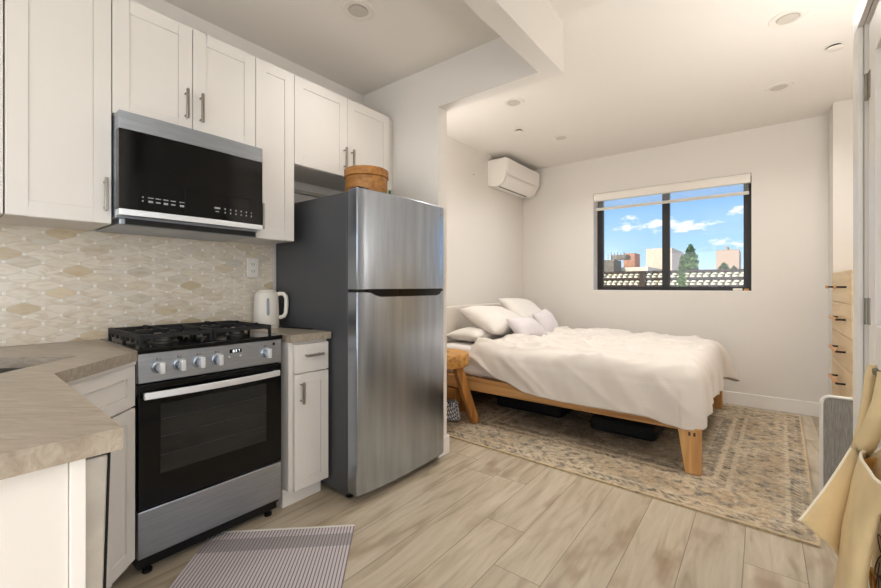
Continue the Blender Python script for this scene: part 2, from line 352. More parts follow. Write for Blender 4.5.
def sheer_mat():
    m, N, L, B = new_mat('blind_sheer'); N.remove(B); out = N['Material Output']
    t = N.new('ShaderNodeBsdfTransparent'); d = N.new('ShaderNodeBsdfTranslucent'); d.inputs[0].default_value = (.9, .88, .84, 1)
    d2 = N.new('ShaderNodeBsdfDiffuse'); d2.inputs[0].default_value = (.86, .83, .78, 1)
    a = N.new('ShaderNodeMixShader'); a.inputs[0].default_value = .5; L.new(d.outputs[0], a.inputs[1]); L.new(d2.outputs[0], a.inputs[2])
    x = N.new('ShaderNodeMixShader'); x.inputs[0].default_value = .14; L.new(t.outputs[0], x.inputs[1]); L.new(a.outputs[0], x.inputs[2]); L.new(x.outputs[0], out.inputs[0])
sheer_mat()

# ---------------------------------------------------------------- mesh helpers (all coordinates in metres, world space)
class MB:
    def __init__(self): self.bm = bmesh.new()
    def box(self, x0, x1, y0, y1, z0, z1, rot=None, pivot=None):
        vs = [self.bm.verts.new((x, y, z)) for x in (x0, x1) for y in (y0, y1) for z in (z0, z1)]
        for f in ((0, 1, 3, 2), (4, 6, 7, 5), (0, 4, 5, 1), (2, 3, 7, 6), (0, 2, 6, 4), (1, 5, 7, 3)):
            self.bm.faces.new([vs[i] for i in f])
        if rot is not None:
            p = Vector(pivot) if pivot else Vector(((x0 + x1) / 2, (y0 + y1) / 2, (z0 + z1) / 2))
            for v in vs: v.co = p + rot @ (v.co - p)
        return self
    def hexa(self, pts):  # 8 points: bottom 4 ccw, top 4 ccw
        vs = [self.bm.verts.new(p) for p in pts]
        for f in ((3, 2, 1, 0), (4, 5, 6, 7), (0, 1, 5, 4), (1, 2, 6, 5), (2, 3, 7, 6), (3, 0, 4, 7)):
            self.bm.faces.new([vs[i] for i in f])
        return self
    def prism(self, poly, z0, z1):
        a = [self.bm.verts.new((p[0], p[1], z0)) for p in poly]; b = [self.bm.verts.new((p[0], p[1], z1)) for p in poly]
        n = len(poly); self.bm.faces.new(a[::-1]); self.bm.faces.new(b)
        for i in range(n): self.bm.faces.new((a[i], a[(i + 1) % n], b[(i + 1) % n], b[i]))
        return self
    def cyl(self, p0, p1, r0, r1=None, seg=20, caps=True):
        r1 = r0 if r1 is None else r1
        p0 = Vector(p0); p1 = Vector(p1); d = (p1 - p0).normalized()
        u = d.orthogonal().normalized(); w = d.cross(u)
        A = [self.bm.verts.new(p0 + r0 * (math.cos(2 * PI * i / seg) * u + math.sin(2 * PI * i / seg) * w)) for i in range(seg)]
        Bv = [self.bm.verts.new(p1 + r1 * (math.cos(2 * PI * i / seg) * u + math.sin(2 * PI * i / seg) * w)) for i in range(seg)]
        for i in range(seg): self.bm.faces.new((A[i], A[(i + 1) % seg], Bv[(i + 1) % seg], Bv[i]))
        if caps: self.bm.faces.new(A[::-1]); self.bm.faces.new(Bv)
        return self
    def lathe(self, c, prof, seg=32, axis='Z', sx=1, sy=1):
        rings = []
        for r, h in prof:
            ring = []
            for i in range(seg):
                a = 2 * PI * i / seg; p = (r * math.cos(a) * sx, r * math.sin(a) * sy, h)
                if axis == 'X': p = (h, p[0], p[1])
                ring.append(self.bm.verts.new(Vector(c) + Vector(p)))
            rings.append(ring)
        for A, Bv in zip(rings, rings[1:]):
            for i in range(seg): self.bm.faces.new((A[i], A[(i + 1) % seg], Bv[(i + 1) % seg], Bv[i]))
        self.bm.faces.new(rings[0][::-1]); self.bm.faces.new(rings[-1])
        return self
    def tube(self, pts, r, seg=10):
        pts = [Vector(p) for p in pts]; prev = None; ref = None
        for i, p in enumerate(pts):
            d = (pts[min(i + 1, len(pts) - 1)] - pts[max(i - 1, 0)]).normalized()
            u = d.orthogonal().normalized() if ref is None else (ref - d * ref.dot(d)).normalized()
            ref = u; w = d.cross(u)
            ring = [self.bm.verts.new(p + r * (math.cos(2 * PI * k / seg) * u + math.sin(2 * PI * k / seg) * w)) for k in range(seg)]
            if prev:
                for k in range(seg): self.bm.faces.new((prev[k], prev[(k + 1) % seg], ring[(k + 1) % seg], ring[k]))
            else: self.bm.faces.new(ring[::-1])
            prev = ring
        self.bm.faces.new(prev); return self
    def grid(self, fn, nu, nv, closed_u=False):
        vs = [[self.bm.verts.new(fn(i / nu, j / nv)) for j in range(nv + 1)] for i in range(nu if closed_u else nu + 1)]
        for i in range(nu):
            for j in range(nv):
                a = vs[i]; b = vs[(i + 1) % len(vs)]
                self.bm.faces.new((a[j], b[j], b[j + 1], a[j + 1]))
        return self
    def ribbon(self, pts, wid):  # pts: list of (centre, half-width vector)
        prev = None
        for p, h in pts:
            r = (self.bm.verts.new(Vector(p) - Vector(h)), self.bm.verts.new(Vector(p) + Vector(h)))
            if prev: self.bm.faces.new((prev[0], r[0], r[1], prev[1]))
            prev = r
        return self
    def build(self, name, mat, parent=None, bevel=0, seg=2, smooth=False, solid=0, sub=0, ang=40):
        bmesh.ops.remove_doubles(self.bm, verts=self.bm.verts, dist=1e-6)
        bmesh.ops.recalc_face_normals(self.bm, faces=self.bm.faces)
        off = wpos(parent) if parent else Vector((0, 0, 0))
        for v in self.bm.verts: v.co -= off
        me = bpy.data.meshes.new(name); self.bm.to_mesh(me); self.bm.free()
        me.materials.append(MATS[mat] if isinstance(mat, str) else mat)
        o = bpy.data.objects.new(name, me); C.objects.link(o)
        if parent: o.parent = parent
        if solid:
            md = o.modifiers.new('Solidify', 'SOLIDIFY'); md.thickness = solid; md.offset = 0
        if bevel:
            md = o.modifiers.new('Bevel', 'BEVEL'); md.width = bevel; md.segments = seg; md.limit_method = 'ANGLE'; md.angle_limit = math.radians(35)
        if sub:
            md = o.modifiers.new('Subdivision', 'SUBSURF'); md.levels = sub; md.render_levels = sub
        if smooth or bevel or sub:
            for p in me.polygons: p.use_smooth = True
            if not sub:
                try: me.set_sharp_from_angle(angle=math.radians(ang))
                except Exception: pass
        return o
def wpos(o):
    p = Vector((0, 0, 0))
    while o is not None: p += Vector(o.location); o = o.parent
    return p
def tag(o, label=None, cat=None, group=None, kind=None):
    if label: o['label'] = label
    if cat: o['category'] = cat
    if group: o['group'] = group
    if kind: o['kind'] = kind
    return o
def thing(name, loc, label, cat, group=None):
    o = bpy.data.objects.new(name, None); C.objects.link(o); o.location = loc; o.empty_display_size = .1
    return tag(o, label, cat, group)
def struct(o): o['kind'] = 'structure'; return o
def rebase(o, loc):  # move a single-mesh thing's origin to loc
    d = Vector(loc)
    for v in o.data.vertices: v.co -= d
    o.location = d
    return o
def dup(root, loc, **kw):
    r = root.copy(); C.objects.link(r); r.location = loc
    for ch in list(root.children):
        c = ch.copy(); C.objects.link(c); c.parent = r
        for g in list(ch.children):
            d = g.copy(); C.objects.link(d); d.parent = c
    return tag(r, **kw)

# ---------------------------------------------------------------- room shell
XW, YB, ZC = -2.462, 4.89, 2.645
XR = 0.285
struct(MB().box(-2.75, 2.6, -1.95, 5.15, -.12, 0).build('floor', 'floor_planks'))
struct(MB().box(-2.75, 2.6, -1.95, 5.15, ZC, ZC + .12).build('ceiling', 'ceiling_paint'))
struct(MB().box(XW - .15, XW, -1.95, 5.15, 0, ZC).build('wall_left', 'wall_paint'))
WX0, WX1, WZ0, WZ1 = -1.556, -.079, 1.097, 2.229
w = MB(); w.box(XW, WX0, YB, YB + .25, 0, ZC); w.box(WX1, 1.1, YB, YB + .25, 0, ZC); w.box(WX0, WX1, YB, YB + .25, 0, WZ0); w.box(WX0, WX1, YB, YB + .25, WZ1, ZC)
struct(w.build('wall_back', 'wall_paint'))
struct(MB().box(.455, .95, 4.595, YB, 0, ZC).build('wall_chase', 'wall_paint'))
struct(MB().box(.95, 1.10, 2.08, YB, 0, ZC).build('wall_recess', 'wall_paint'))
# closet wall with a double-leaf opening
w = MB(); w.box(XR, XR + .1, 2.065, 2.180, 0, ZC); w.box(XR, XR + .1, .95, 2.065, 2.075, ZC); w.box(XR, XR + .1, .90, 1.055, 0, ZC)
w.box(XR + .1, .95, 2.08, 2.180, 0, ZC); w.box(XR + .1, 2.45, .90, .98, 0, ZC)
struct(w.build('wall_right', 'wall_paint'))
w = MB(); w.box(XW, 2.45, -1.92, -1.80, 0, .45); w.box(XW, 2.45, -1.92, -1.80, 2.4, ZC); w.box(XW, -2.1, -1.92, -1.8, .45, 2.4); w.box(.6, 2.45, -1.92, -1.8, .45, 2.4)
struct(w.build('wall_rear', 'wall_paint'))
w = MB(); w.box(2.45, 2.57, -1.92, .98, 0, .45); w.box(2.45, 2.57, -1.92, .98, 2.4, ZC); w.box(2.45, 2.57, -1.92, -1.5, .45, 2.4); w.box(2.45, 2.57, .8, .98, .45, 2.4)
struct(w.build('wall_living', 'wall_paint'))
# kitchen end wall and the dropped header that wraps the kitchen
struct(MB().box(XW, -1.712, 2.155, 2.252, 0, ZC).build('wall_kitchen_end', 'wall_paint'))
HB = 2.355
struct(MB().prism([(-1.712, 2.1545), (-.992, 2.1545), (-.992, -1.80), (-.884, -1.80), (-.884, 2.2525), (-1.712, 2.2525)], HB, ZC).build('wall_header', 'wall_paint'))
# baseboards
struct(MB().box(XW + .014, .455, YB - .015, YB - .001, 0, .125).build('baseboard_back', 'trim_white', bevel=.004))
struct(MB().box(XW + .001, XW + .015, 2.27, YB - .016, 0, .125).build('baseboard_left', 'trim_white', bevel=.004))
w = MB(); w.box(-1.711, -1.697, 2.150, 2.266, 0, .125); w.box(XW + .015, -1.711, 2.253, 2.266, 0, .125)
struct(w.build('baseboard_kitchen_end', 'trim_white', bevel=.004))
# backsplash tiles
struct(MB().box(XW + .0005, XW + .009, -1.2, 1.395, .9025, 1.445).build('trim_1', 'backsplash_tile'))
# closet casing and doors
w = MB(); w.box(XR - .016, XR - .001, 2.068, 2.172, 0, 2.075); w.box(XR - .016, XR - .001, 1.0, 2.172, 2.075, 2.16)
struct(w.build('trim_2', 'trim_white', bevel=.004))
w = MB(); w.box(XR + .012, XR + .099, 1.992, 2.064, 0, 2.074); w.box(XR + .012, XR + .099, 1.056, 1.991, 2.035, 2.074)
struct(w.build('trim_3', 'wall_paint'))
def closet_leaf(name, y0, y1, knob_y):
    root = bpy.data.objects.new(name, None); C.objects.link(root); root.location = (XR, (y0 + y1) / 2, 0); root['kind'] = 'structure'
    p = MB(); st = .095
    p.box(XR, XR + .035, y0, y0 + st, .01, 2.03); p.box(XR, XR + .035, y1 - st, y1, .01, 2.03)
    for a, b in ((.01, .20), (.88, 1.027), (1.91, 2.03)): p.box(XR, XR + .035, y0 + st, y1 - st, a, b)
    p.build('stile_frame', 'trim_white', root, bevel=.003)
    q = MB(); q.box(XR + .014, XR + .026, y0 + st, y1 - st, .20, .88); q.box(XR + .014, XR + .026, y0 + st, y1 - st, 1.027, 1.91)
    q.build('recessed_panel', 'trim_white', root)
    k = MB().lathe((XR - .0005, knob_y, .914), [(.016, 0), (.016, -.006), (.006, -.009), (.006, -.030), (.013, -.036), (.015, -.045), (.010, -.052)], 18, 'X')
    k.build('knob', 'hinge_metal', root, smooth=True)
    if name == 'door_1':
        for z in (1.83, 1.066, .27):
            h = MB(); h.cyl((XR - .005, 1.996, z - .045), (XR - .005, 1.996, z + .045), .006, seg=12)
            h.box(XR - .0025, XR + .0, 1.962, 1.99, z - .045, z + .045); h.box(XR + .0085, XR + .0115, 2.0, 2.05, z - .045, z + .045)
            h.build('hinge', 'hinge_metal', root)
closet_leaf('door_1', 1.53, 1.988, 1.63)
closet_leaf('door_2', 1.062, 1.524, 1.47)

# window
win = bpy.data.objects.new('window_1', None); C.objects.link(win); win.location = ((WX0 + WX1) / 2, YB + .1, WZ0); win['kind'] = 'structure'
fy0, fy1 = YB + .15, YB + .205; ft = .062; XM = -.826
f = MB()
f.box(WX0, WX0 + ft, fy0, fy1, WZ0, WZ1); f.box(WX1 - ft, WX1, fy0, fy1, WZ0, WZ1); f.box(WX0 + ft, WX1 - ft, fy0, fy1, WZ0, WZ0 + .05); f.box(WX0 + ft, WX1 - ft, fy0, fy1, WZ1 - .05, WZ1)
f.build('window_frame', 'frame_black', win, bevel=.003)
MB().box(XM - .036, XM + .036, fy0 - .006, fy1 - .006, WZ0 + .05, WZ1 - .05).build('mullion', 'frame_black', win, bevel=.003)
MB().box(WX0 + ft, XM - .036, fy0 + .024, fy0 + .030, WZ0 + .05, WZ1 - .05).build('pane', 'window_glass', win)
MB().box(XM + .036, WX1 - ft, fy0 + .024, fy0 + .030, WZ0 + .05, WZ1 - .05).build('pane', 'window_glass', win)
f = MB(); f.box(WX0 + .001, WX1 - .001, YB + .004, fy0 - .001, WZ0 + .0005, WZ0 + .008)
f.build('window_sill', 'trim_white', win)
bl = thing('roller_blind', (XM, YB + .03, 2.13), 'white roller blind rolled up at the top of the black window', 'blind')
MB().box(WX0 + .006, WX1 - .006, YB - .012, YB + .045, 2.140, WZ1 - .004).build('cassette', 'blind_white', bl, bevel=.006)
MB().box(WX0 + .02, WX1 - .02, YB + .020, YB + .0215, 2.062, 2.140).build('sheer_fabric', 'blind_sheer', bl)
MB().box(WX0 + .018, WX1 - .018, YB + .013, YB + .028, 2.030, 2.062).build('hem_bar', 'blind_bar', bl, bevel=.004)
tag(MB().box(-.225, -.150, YB + .03, YB + .075, WZ0 + .009, WZ0 + .033).build('window_latch_box', 'carton_white', bevel=.006), 'tiny white block on the sill in the lower corner of the window', 'block')
tag(MB().cyl((-.118, YB + .05, WZ0 + .009), (-.118, YB + .05, WZ0 + .03), .022, .017, 16).build('small_cork', 'light_wood', bevel=.003), 'tiny orange-brown stopper on the sill beside the white block', 'stopper')

# ceiling fittings
def recessed(x, y, label):
    r = thing('recessed_ceiling_light', (x, y, ZC), label, 'ceiling light', 'recessed ceiling lights')
    MB().lathe((x, y, ZC - .0005), [(.052, 0), (.052, -.004), (.060, -.007), (.083, -.004), (.086, 0)], 36).build('trim_ring', 'light_trim', r, smooth=True)
    MB().lathe((x, y, ZC - .0055), [(.050, 0), (.049, -.002), (.03, -.003)], 32).build('lens', 'light_lens', r, smooth=True)
    return r
r0 = recessed(-1.72, 1.47, 'round recessed ceiling light inside the kitchen recess above the cabinets')
for (x, y, lab) in ((-1.589, 2.99, 'round recessed ceiling light just past the header, nearest the fridge wall'),
                    (-1.59, 3.99, 'small round recessed ceiling light closest to the air conditioner'),
                    (.113, 2.99, 'largest round recessed ceiling light on the closet-door side of the bedroom ceiling'),
                    (.099, 3.99, 'round recessed ceiling light above the dresser side near the back wall')):
    dup(r0, (x, y, ZC), label=lab)
def detector(x, y, label):
    r = thing('ceiling_sprinkler_cover', (x, y, ZC), label, 'sprinkler cover', 'flat ceiling discs')
    MB().lathe((x, y, ZC - .0005), [(.030, 0), (.030, -.012)], 28).build('neck', 'slot_dark', r)
    MB().lathe((x, y, ZC - .0125), [(.041, 0), (.042, -.003), (.038, -.006)], 28).build('disc', 'light_trim', r, smooth=True)
    return r
d0 = detector(-1.837, 3.56, 'flat white sprinkler disc between two ceiling lights near the air conditioner')
dup(d0, (.357, 3.52, ZC), label='flat white sprinkler disc with a dark gap near the closet door casing')

# ---------------------------------------------------------------- upper cabinets
def shaker(p, x, y0, y1, z0, z1, name, root, fr=.058, th=.019):
    """a framed door facing +x with its face at x"""
    d = MB(); b = x - th
    d.box(b, x, y0, y0 + fr, z0, z1); d.box(b, x, y1 - fr, y1, z0, z1)
    d.box(b, x, y0 + fr, y1 - fr, z0, z0 + fr); d.box(b, x, y0 + fr, y1 - fr, z1 - fr, z1)
    d.box(b, x - .0035, y0 + fr, y1 - fr, z0 + fr, z1 - fr)
    return d.build(name, 'cabinet_white', root, bevel=.0016)
def bar_pull(root, p0, p1, out, name='handle', mat='nickel', r=.0068, stand=.032):
    p0 = Vector(p0); p1 = Vector(p1); o = Vector(out).normalized(); d = (p1 - p0).normalized()
    h = MB(); L = (p1 - p0).length
    h.box(-r, r, -r * .8, r * .8, 0, L)
    rot = d.to_track_quat('Z', 'X').to_matrix()
    for v in h.bm.verts: v.co = p0 + o * stand + rot @ v.co
    for t in (.12, .88):
        q = p0 + d * L * t; h.cyl(q + o * .0005, q + o * (stand), .0048, seg=10)
    return h.build(name, mat, root, bevel=.0015)
XC = -2.108; ZU0, ZU1 = 1.407, 2.366
def upper(name, y0, y1, z0, z1, label, doors, grp='white shaker wall cabinets'):
    r = thing(name, ((XW + XC) / 2, (y0 + y1) / 2, z0), label, 'cabinet', grp)
    b = MB(); b.box(XW + .010, XC - .0205, y0 + .0008, y1 - .0008, z0, z1)
    b.build('body', 'cabinet_white', r)
    for (a, c, hz, hy) in doors:
        dr = shaker(None, XC, a + .0018, c - .0018, z0 + .001, z1 - .001, 'door', r)
        if hy is not None: bar_pull(dr, (XC, hy, hz), (XC, hy, hz + .135), (1, 0, 0))
    return r
Y = [.188, .493, 1.1026, 1.331, 2.093]
upper('wall_cabinet', -.115, Y[0] - .001, ZU0, ZU1, 'white wall cabinet cut off by the picture edge, next to the tall one-door cabinet', [(-.115, Y[0] - .001, 1.46, -.09)])
upper('wall_cabinet', Y[0], Y[1], ZU0, ZU1, 'tall white wall cabinet with one door, on the counter side of the microwave', [(Y[0], Y[1], 1.455, .468)])
ym = (Y[1] + Y[2]) / 2
upper('wall_cabinet', Y[1], Y[2], 1.868, ZU1, 'short two-door white wall cabinet directly above the microwave', [(Y[1], ym, 1.925, ym - .032), (ym, Y[2], 1.925, ym + .032)])
upper('wall_cabinet', Y[2], Y[3], ZU0, ZU1, 'narrow tall white wall cabinet between the microwave and the fridge', [(Y[2], Y[3], 1.455, Y[2] + .026)])
ym = (Y[3] + Y[4]) / 2
upper('wall_cabinet', Y[3], Y[4], 1.854, ZU1, 'two-door white wall cabinet above the fridge and the round wooden box', [(Y[3], ym, 1.90, ym - .03), (ym, Y[4], 1.90, ym + .03)])
struct(MB().box(XC - .06, XC - .03, Y[4], 2.154, 1.854, ZU1).build('trim_4', 'cabinet_white'))
tag(MB().box(XW + .001, XW + .02, Y[3] + .02, 2.13, 1.775, 1.80).build('wall_rail', 'cabinet_inside', bevel=.002), 'thin pale rail on the wall in the gap above the fridge', 'rail')
tag(MB().cyl((-2.16, -.06, 1.383), (-2.16, .178, 1.383), .0225, seg=18).build('wooden_rod', 'light_wood', bevel=.003), 'light wooden roll end tucked under the wall cabinet at the edge of the view', 'rod')

# microwave
mw = thing('microwave', (-2.25, .798, 1.40), 'black and stainless over-the-range microwave hung under the short cabinet', 'microwave')
m0, m1 = Y[1] + .004, Y[2] - .004; XF = -2.028
MB().box(XW + .010, XF - .052, m0, m1, 1.432, 1.862).build('body', 'steel', mw, bevel=.003)
b = MB(); b.box(XW + .02, XF - .045, m0 + .012, m1 - .012, 1.405, 1.4315)
b.build('vent_base', 'steel', mw, bevel=.004)
b = MB(); b.box(XF - .046, XF - .035, m0 + .03, m1 - .02, 1.408, 1.4315); b.build('vent_slot', 'black_plastic', mw)
def mwface(z0, z1, xa, name, mat, y0=m0, y1=m1, th=.05, bow=.008, parent=mw):
    g = MB(); n = 12; poly = []
    for i in range(n + 1):
        y = y0 + (y1 - y0) * i / n; s = (y - m0) / (m1 - m0) * 2 - 1
        poly.append((xa + bow * (1 - s * s), y))
    poly += [(XF - th, y1), (XF - th, y0)]
    return g.prism(poly, z0, z1).build(name, mat, parent, bevel=.0015)
mwface(1.789, 1.861, XF - .002, 'top_band', 'steel')
dr = mwface(1.4655, 1.788, XF - .003, 'door', 'black_gloss')
mwface(1.440, 1.465, XF, 'bottom_lip', 'bright_steel')
g = MB()
def mwx(y): s = (y - m0) / (m1 - m0) * 2 - 1; return XF - .003 + .008 * (1 - s * s)
def mark(y, z, wy, hz): MB().box(mwx(y) - .001, mwx(y) + .0006, y - wy / 2, y + wy / 2, z - hz / 2, z + hz / 2).build('key_label', 'legend_white', dr)
for i, y in enumerate((.605, .632, .660, .688, .722)):
    mark(y, 1.522, .020, .004); mark(y, 1.506, .017, .009 if i in (0, 2, 4) else .006)
for z in (1.522, 1.506): mark(.577, z, .006, .005)
mark(.872, 1.520, .026, .008); mark(.872, 1.503, .016, .004)
for i in range(6):
    for z in (1.520, 1.503): mark(.908 + i * .026, z, .005, .008)
g.bm.free()
g = MB(); 
for (ya, yb_, za, zb_) in ((.735, 1.035, 1.5885, 1.590), (.735, .7365, 1.478, 1.590), (1.0335, 1.035, 1.478, 1.590)):
    g.box(mwx((ya + yb_) / 2) - .006, mwx((ya + yb_) / 2) + .0006, ya, yb_, za, zb_)
g.build('display_outline', 'black_plastic', dr)

# ---------------------------------------------------------------- stove
sv = thing('gas_range', (-2.17, .828, 0), 'stainless and black freestanding gas range with five knobs', 'stove')
S0, S1 = .5265, 1.131; XS = -1.908
MB().box(-2.43, XS - .024, S0 + .002, S1 - .002, .06, .886).build('body', 'black_plastic', sv)
MB().box(XS - .022, XS, S0, S1, .769, .8855).build('control_panel', 'steel', sv, bevel=.003)
b = MB(); b.box(-2.435, XS + .006, S0 - .004, S1 + .004, .8865, .9055); b.build('cooktop', 'black_gloss', sv, bevel=.004)
dr = MB().box(XS - .022, XS + .002, S0, S1, .275, .764).build('oven_door', 'black_gloss', sv, bevel=.004)
MB().box(XS + .0005, XS + .0032, .602, 1.050, .398, .677).build('oven_window', 'oven_glass', dr)
b = MB()
for z in (.47, .545, .615): b.tube([(XS + .0035, .604, z), (XS + .0035, 1.048, z)], .0012, 6)
b.build('oven_rack', 'legend_dark', dr)
hb = MB(); n = 16; top = []
def hx(t): return XS + .030 + .022 * (1 - (2 * t - 1) ** 2)
pr = None
for i in range(n + 1):
    t = i / n; y = .540 + (1.108 - .540) * t; x = hx(t)
    ring = [hb.bm.verts.new((x - .012, y, .708)), hb.bm.verts.new((x, y, .708)), hb.bm.verts.new((x, y, .736)), hb.bm.verts.new((x - .012, y, .736))]
    if pr:
        for k in range(4): hb.bm.faces.new((pr[k], pr[(k + 1) % 4], ring[(k + 1) % 4], ring[k]))
    else: hb.bm.faces.new(ring)
    pr = ring
hb.bm.faces.new(pr)
hb.box(XS + .002, XS + .022, .542, .562, .711, .733); hb.box(XS + .002, XS + .022, 1.086, 1.106, .711, .733)
hb.build('oven_handle', 'bright_steel', dr, bevel=.003)
dw = MB().box(XS - .022, XS + .001, S0, S1, .082, .268).build('storage_drawer', 'steel', sv, bevel=.004)
MB().box(-2.40, XS - .032, S0 + .008, S1 - .008, .028, .080).build('toe_panel', 'black_plastic', sv)
for y in (S0 + .045, S1 - .045):
    for x in (-1.955, -2.36): MB().lathe((x, y, .0), [(.018, 0), (.018, .012), (.010, .016), (.010, .028)], 16).build('leveling_foot', 'black_plastic', sv)
for y in (.598, .673, .747, .822, 1.048):
    kz = .826
    k = MB().lathe((XS + .0005, y, kz), [(.027, 0), (.026, .006), (.0215, .008), (.0205, .024), (.018, .028)], 28, 'X').build('knob', 'steel', sv, smooth=True)
    MB().box(XS + .012, XS + .044, y - .009, y + .009, kz - .0225, kz + .0225).build('grip', 'bright_steel', k, bevel=.002)
    g = MB(); g.box(XS, XS + .0008, y - .009, y - .004, kz + .030, kz + .036); g.box(XS, XS + .0008, y + .001, y + .007, kz + .030, kz + .0315)
    g.box(XS, XS + .0008, y + .001, y + .007, kz + .0345, kz + .036); g.build('burner_symbol', 'legend_dark', sv)
dp = MB().box(XS, XS + .0012, .876, .930, .845, .862).build('clock_display', 'black_gloss', sv)
g = MB()
def seg_digit(y, on):
    z0, z1, wd, t = .848, .859, .0065, .0016; zm = (z0 + z1) / 2
    S = {'t': (y, y + wd, z1 - t, z1), 'm': (y, y + wd, zm - t / 2, zm + t / 2), 'b': (y, y + wd, z0, z0 + t), 'L': (y, y + t, zm, z1), 'l': (y, y + t, z0, zm), 'R': (y + wd - t, y + wd, zm, z1), 'r': (y + wd - t, y + wd, z0, zm)}
    for k in on: a = S[k]; g.box(XS + .0012, XS + .0018, *a)
seg_digit(.890, 'tmbLRlr'); seg_digit(.901, 'tmbRr'); seg_digit(.914, 'tRr')
g.build('digits', 'display_glow', dp)
for y in (.874, .925): MB().lathe((XS + .0005, y, .829), [(.0045, 0), (.004, .004)], 12, 'X').build('button', 'bright_steel', sv)
MB().box(XS, XS + .0015, 1.084, 1.096, .858, .872).build('light_switch', 'black_plastic', sv)
# burners and grates
for (x, y, r) in ((-2.07, .665, .045), (-2.07, .985, .036), (-2.30, .665, .036), (-2.30, .985, .045)):
    b = MB().lathe((x, y, .9056), [(r + .012, 0), (r + .010, .006), (r, .010), (r * .97, .018)], 28).build('burner', 'burner_ring', sv, smooth=True)
    MB().lathe((x, y, .9237), [(r * .92, 0), (r * .92, .006), (r * .7, .009)], 28).build('burner_cap', 'burner_cap', b, smooth=True)
def grate(y0, y1):
    b = MB(); x0, x1 = -2.405, -1.965; zt, h, wd = .955, .015, .012
    for y in (y0, y1 - wd): b.box(x0, x1, y, y + wd, zt - h - .008, zt)
    for x in (x0, x1 - wd, (x0 + x1 - wd) / 2): b.box(x, x + wd, y0 + wd, y1 - wd, zt - h, zt)
    yc = (y0 + y1 - wd) / 2
    for xa, xb_ in ((x0 + wd, x0 + .075), (x1 - .075 - wd, x1 - wd), ((x0 + x1) / 2 - .075, (x0 + x1) / 2 - .006), ((x0 + x1) / 2 + .006, (x0 + x1) / 2 + .075)):
        b.box(xa, xb_, yc, yc + wd, zt - h, zt + .006)
    for xc_ in (x0 + .115, x1 - .115):
        b.box(xc_ - wd / 2, xc_ + wd / 2, y0 + wd, y0 + .075, zt - h, zt + .006); b.box(xc_ - wd / 2, xc_ + wd / 2, y1 - .075, y1 - wd, zt - h, zt + .006)
    for x in (x0, x1 - wd, (x0 + x1 - wd) / 2):
        for y in (y0, y1 - wd): b.box(x, x + wd, y, y + wd, .9057, zt - h)
    for i in range(6):
        xx = x0 + .04 + i * .07
        b.box(xx, xx + .02, y0, y0 + wd, .916, zt - h - .006)
    return b.build('grate', 'cast_iron', sv, bevel=.002)
grate(.548, .827); grate(.831, 1.110)

# ---------------------------------------------------------------- base cabinets, counters, sink
ZT0, ZT1 = .864, .902
# sink rectangle: corner P, along e (front edge), along s (towards room corner)
P = Vector((-1.922, .353)); e2 = Vector((.7071, -.7071)); s2 = Vector((-.7071, -.7071))
SL, SWD = .44, .36
def pl(a, b): v = P + e2 * a + s2 * b; return (v.x, v.y)
outer = [(-2.452, .5215), (-1.893, .5215), (-1.5945, .2395), (-.889, .2235), (-.889, -.42), (-2.452, -.42)]
hole = [pl(0, 0), pl(SL, 0), pl(SL, SWD), pl(0, SWD)]
ct = thing('countertop', (-1.7, 0, ZT0), 'taupe stone countertop wrapping the corner sink and the peninsula', 'countertop')
bm = bmesh.new()
def slab_with_hole(bm, outer, hole, z0, z1):
    for z, flip in ((z1, False), (z0, True)):
        vo = [bm.verts.new((x, y, z)) for x, y in outer]; vh = [bm.verts.new((x, y, z)) for x, y in hole]
        eo = [bm.edges.new((vo[i], vo[(i + 1) % len(vo)])) for i in range(len(vo))]; eh = [bm.edges.new((vh[i], vh[(i + 1) % len(vh)])) for i in range(len(vh))]
        bmesh.ops.triangle_fill(bm, use_beauty=True, use_dissolve=False, edges=eo + eh)
        if z == z1: T = (vo, vh)
        else: Bt = (vo, vh)
    for k in (0, 1):
        n = len(T[k])
        for i in range(n): bm.faces.new((T[k][i], T[k][(i + 1) % n], Bt[k][(i + 1) % n], Bt[k][i]))
mb = MB(); slab_with_hole(mb.bm, outer, hole, ZT0, ZT1)
mb.build('slab', 'counter_stone', ct)
sk = MB()
def sink_wall(a0, b0, a1, b1, z0, z1): 
    q = [pl(a0, b0), pl(a1, b0), pl(a1, b1), pl(a0, b1)]; sk.prism(q, z0, z1)
t = .006
sink_wall(-.004 - t, -.004 - t, SL + .004 + t, -.004, .69, ZT0 - .0005); sink_wall(-.004 - t, SWD + .004, SL + .004 + t, SWD + .004 + t, .69, ZT0 - .0005)
sink_wall(-.004 - t, -.004, -.004, SWD + .004, .69, ZT0 - .0005); sink_wall(SL + .004, -.004, SL + .004 + t, SWD + .004, .69, ZT0 - .0005)
sink_wall(-.004, -.004, SL + .004, SWD + .004, .69, .696)
so = sk.build('undermount_sink', 'sink_steel'); tag(so, 'stainless undermount sink set diagonally in the corner of the taupe counter', 'sink'); rebase(so, (P.x, P.y, .69))
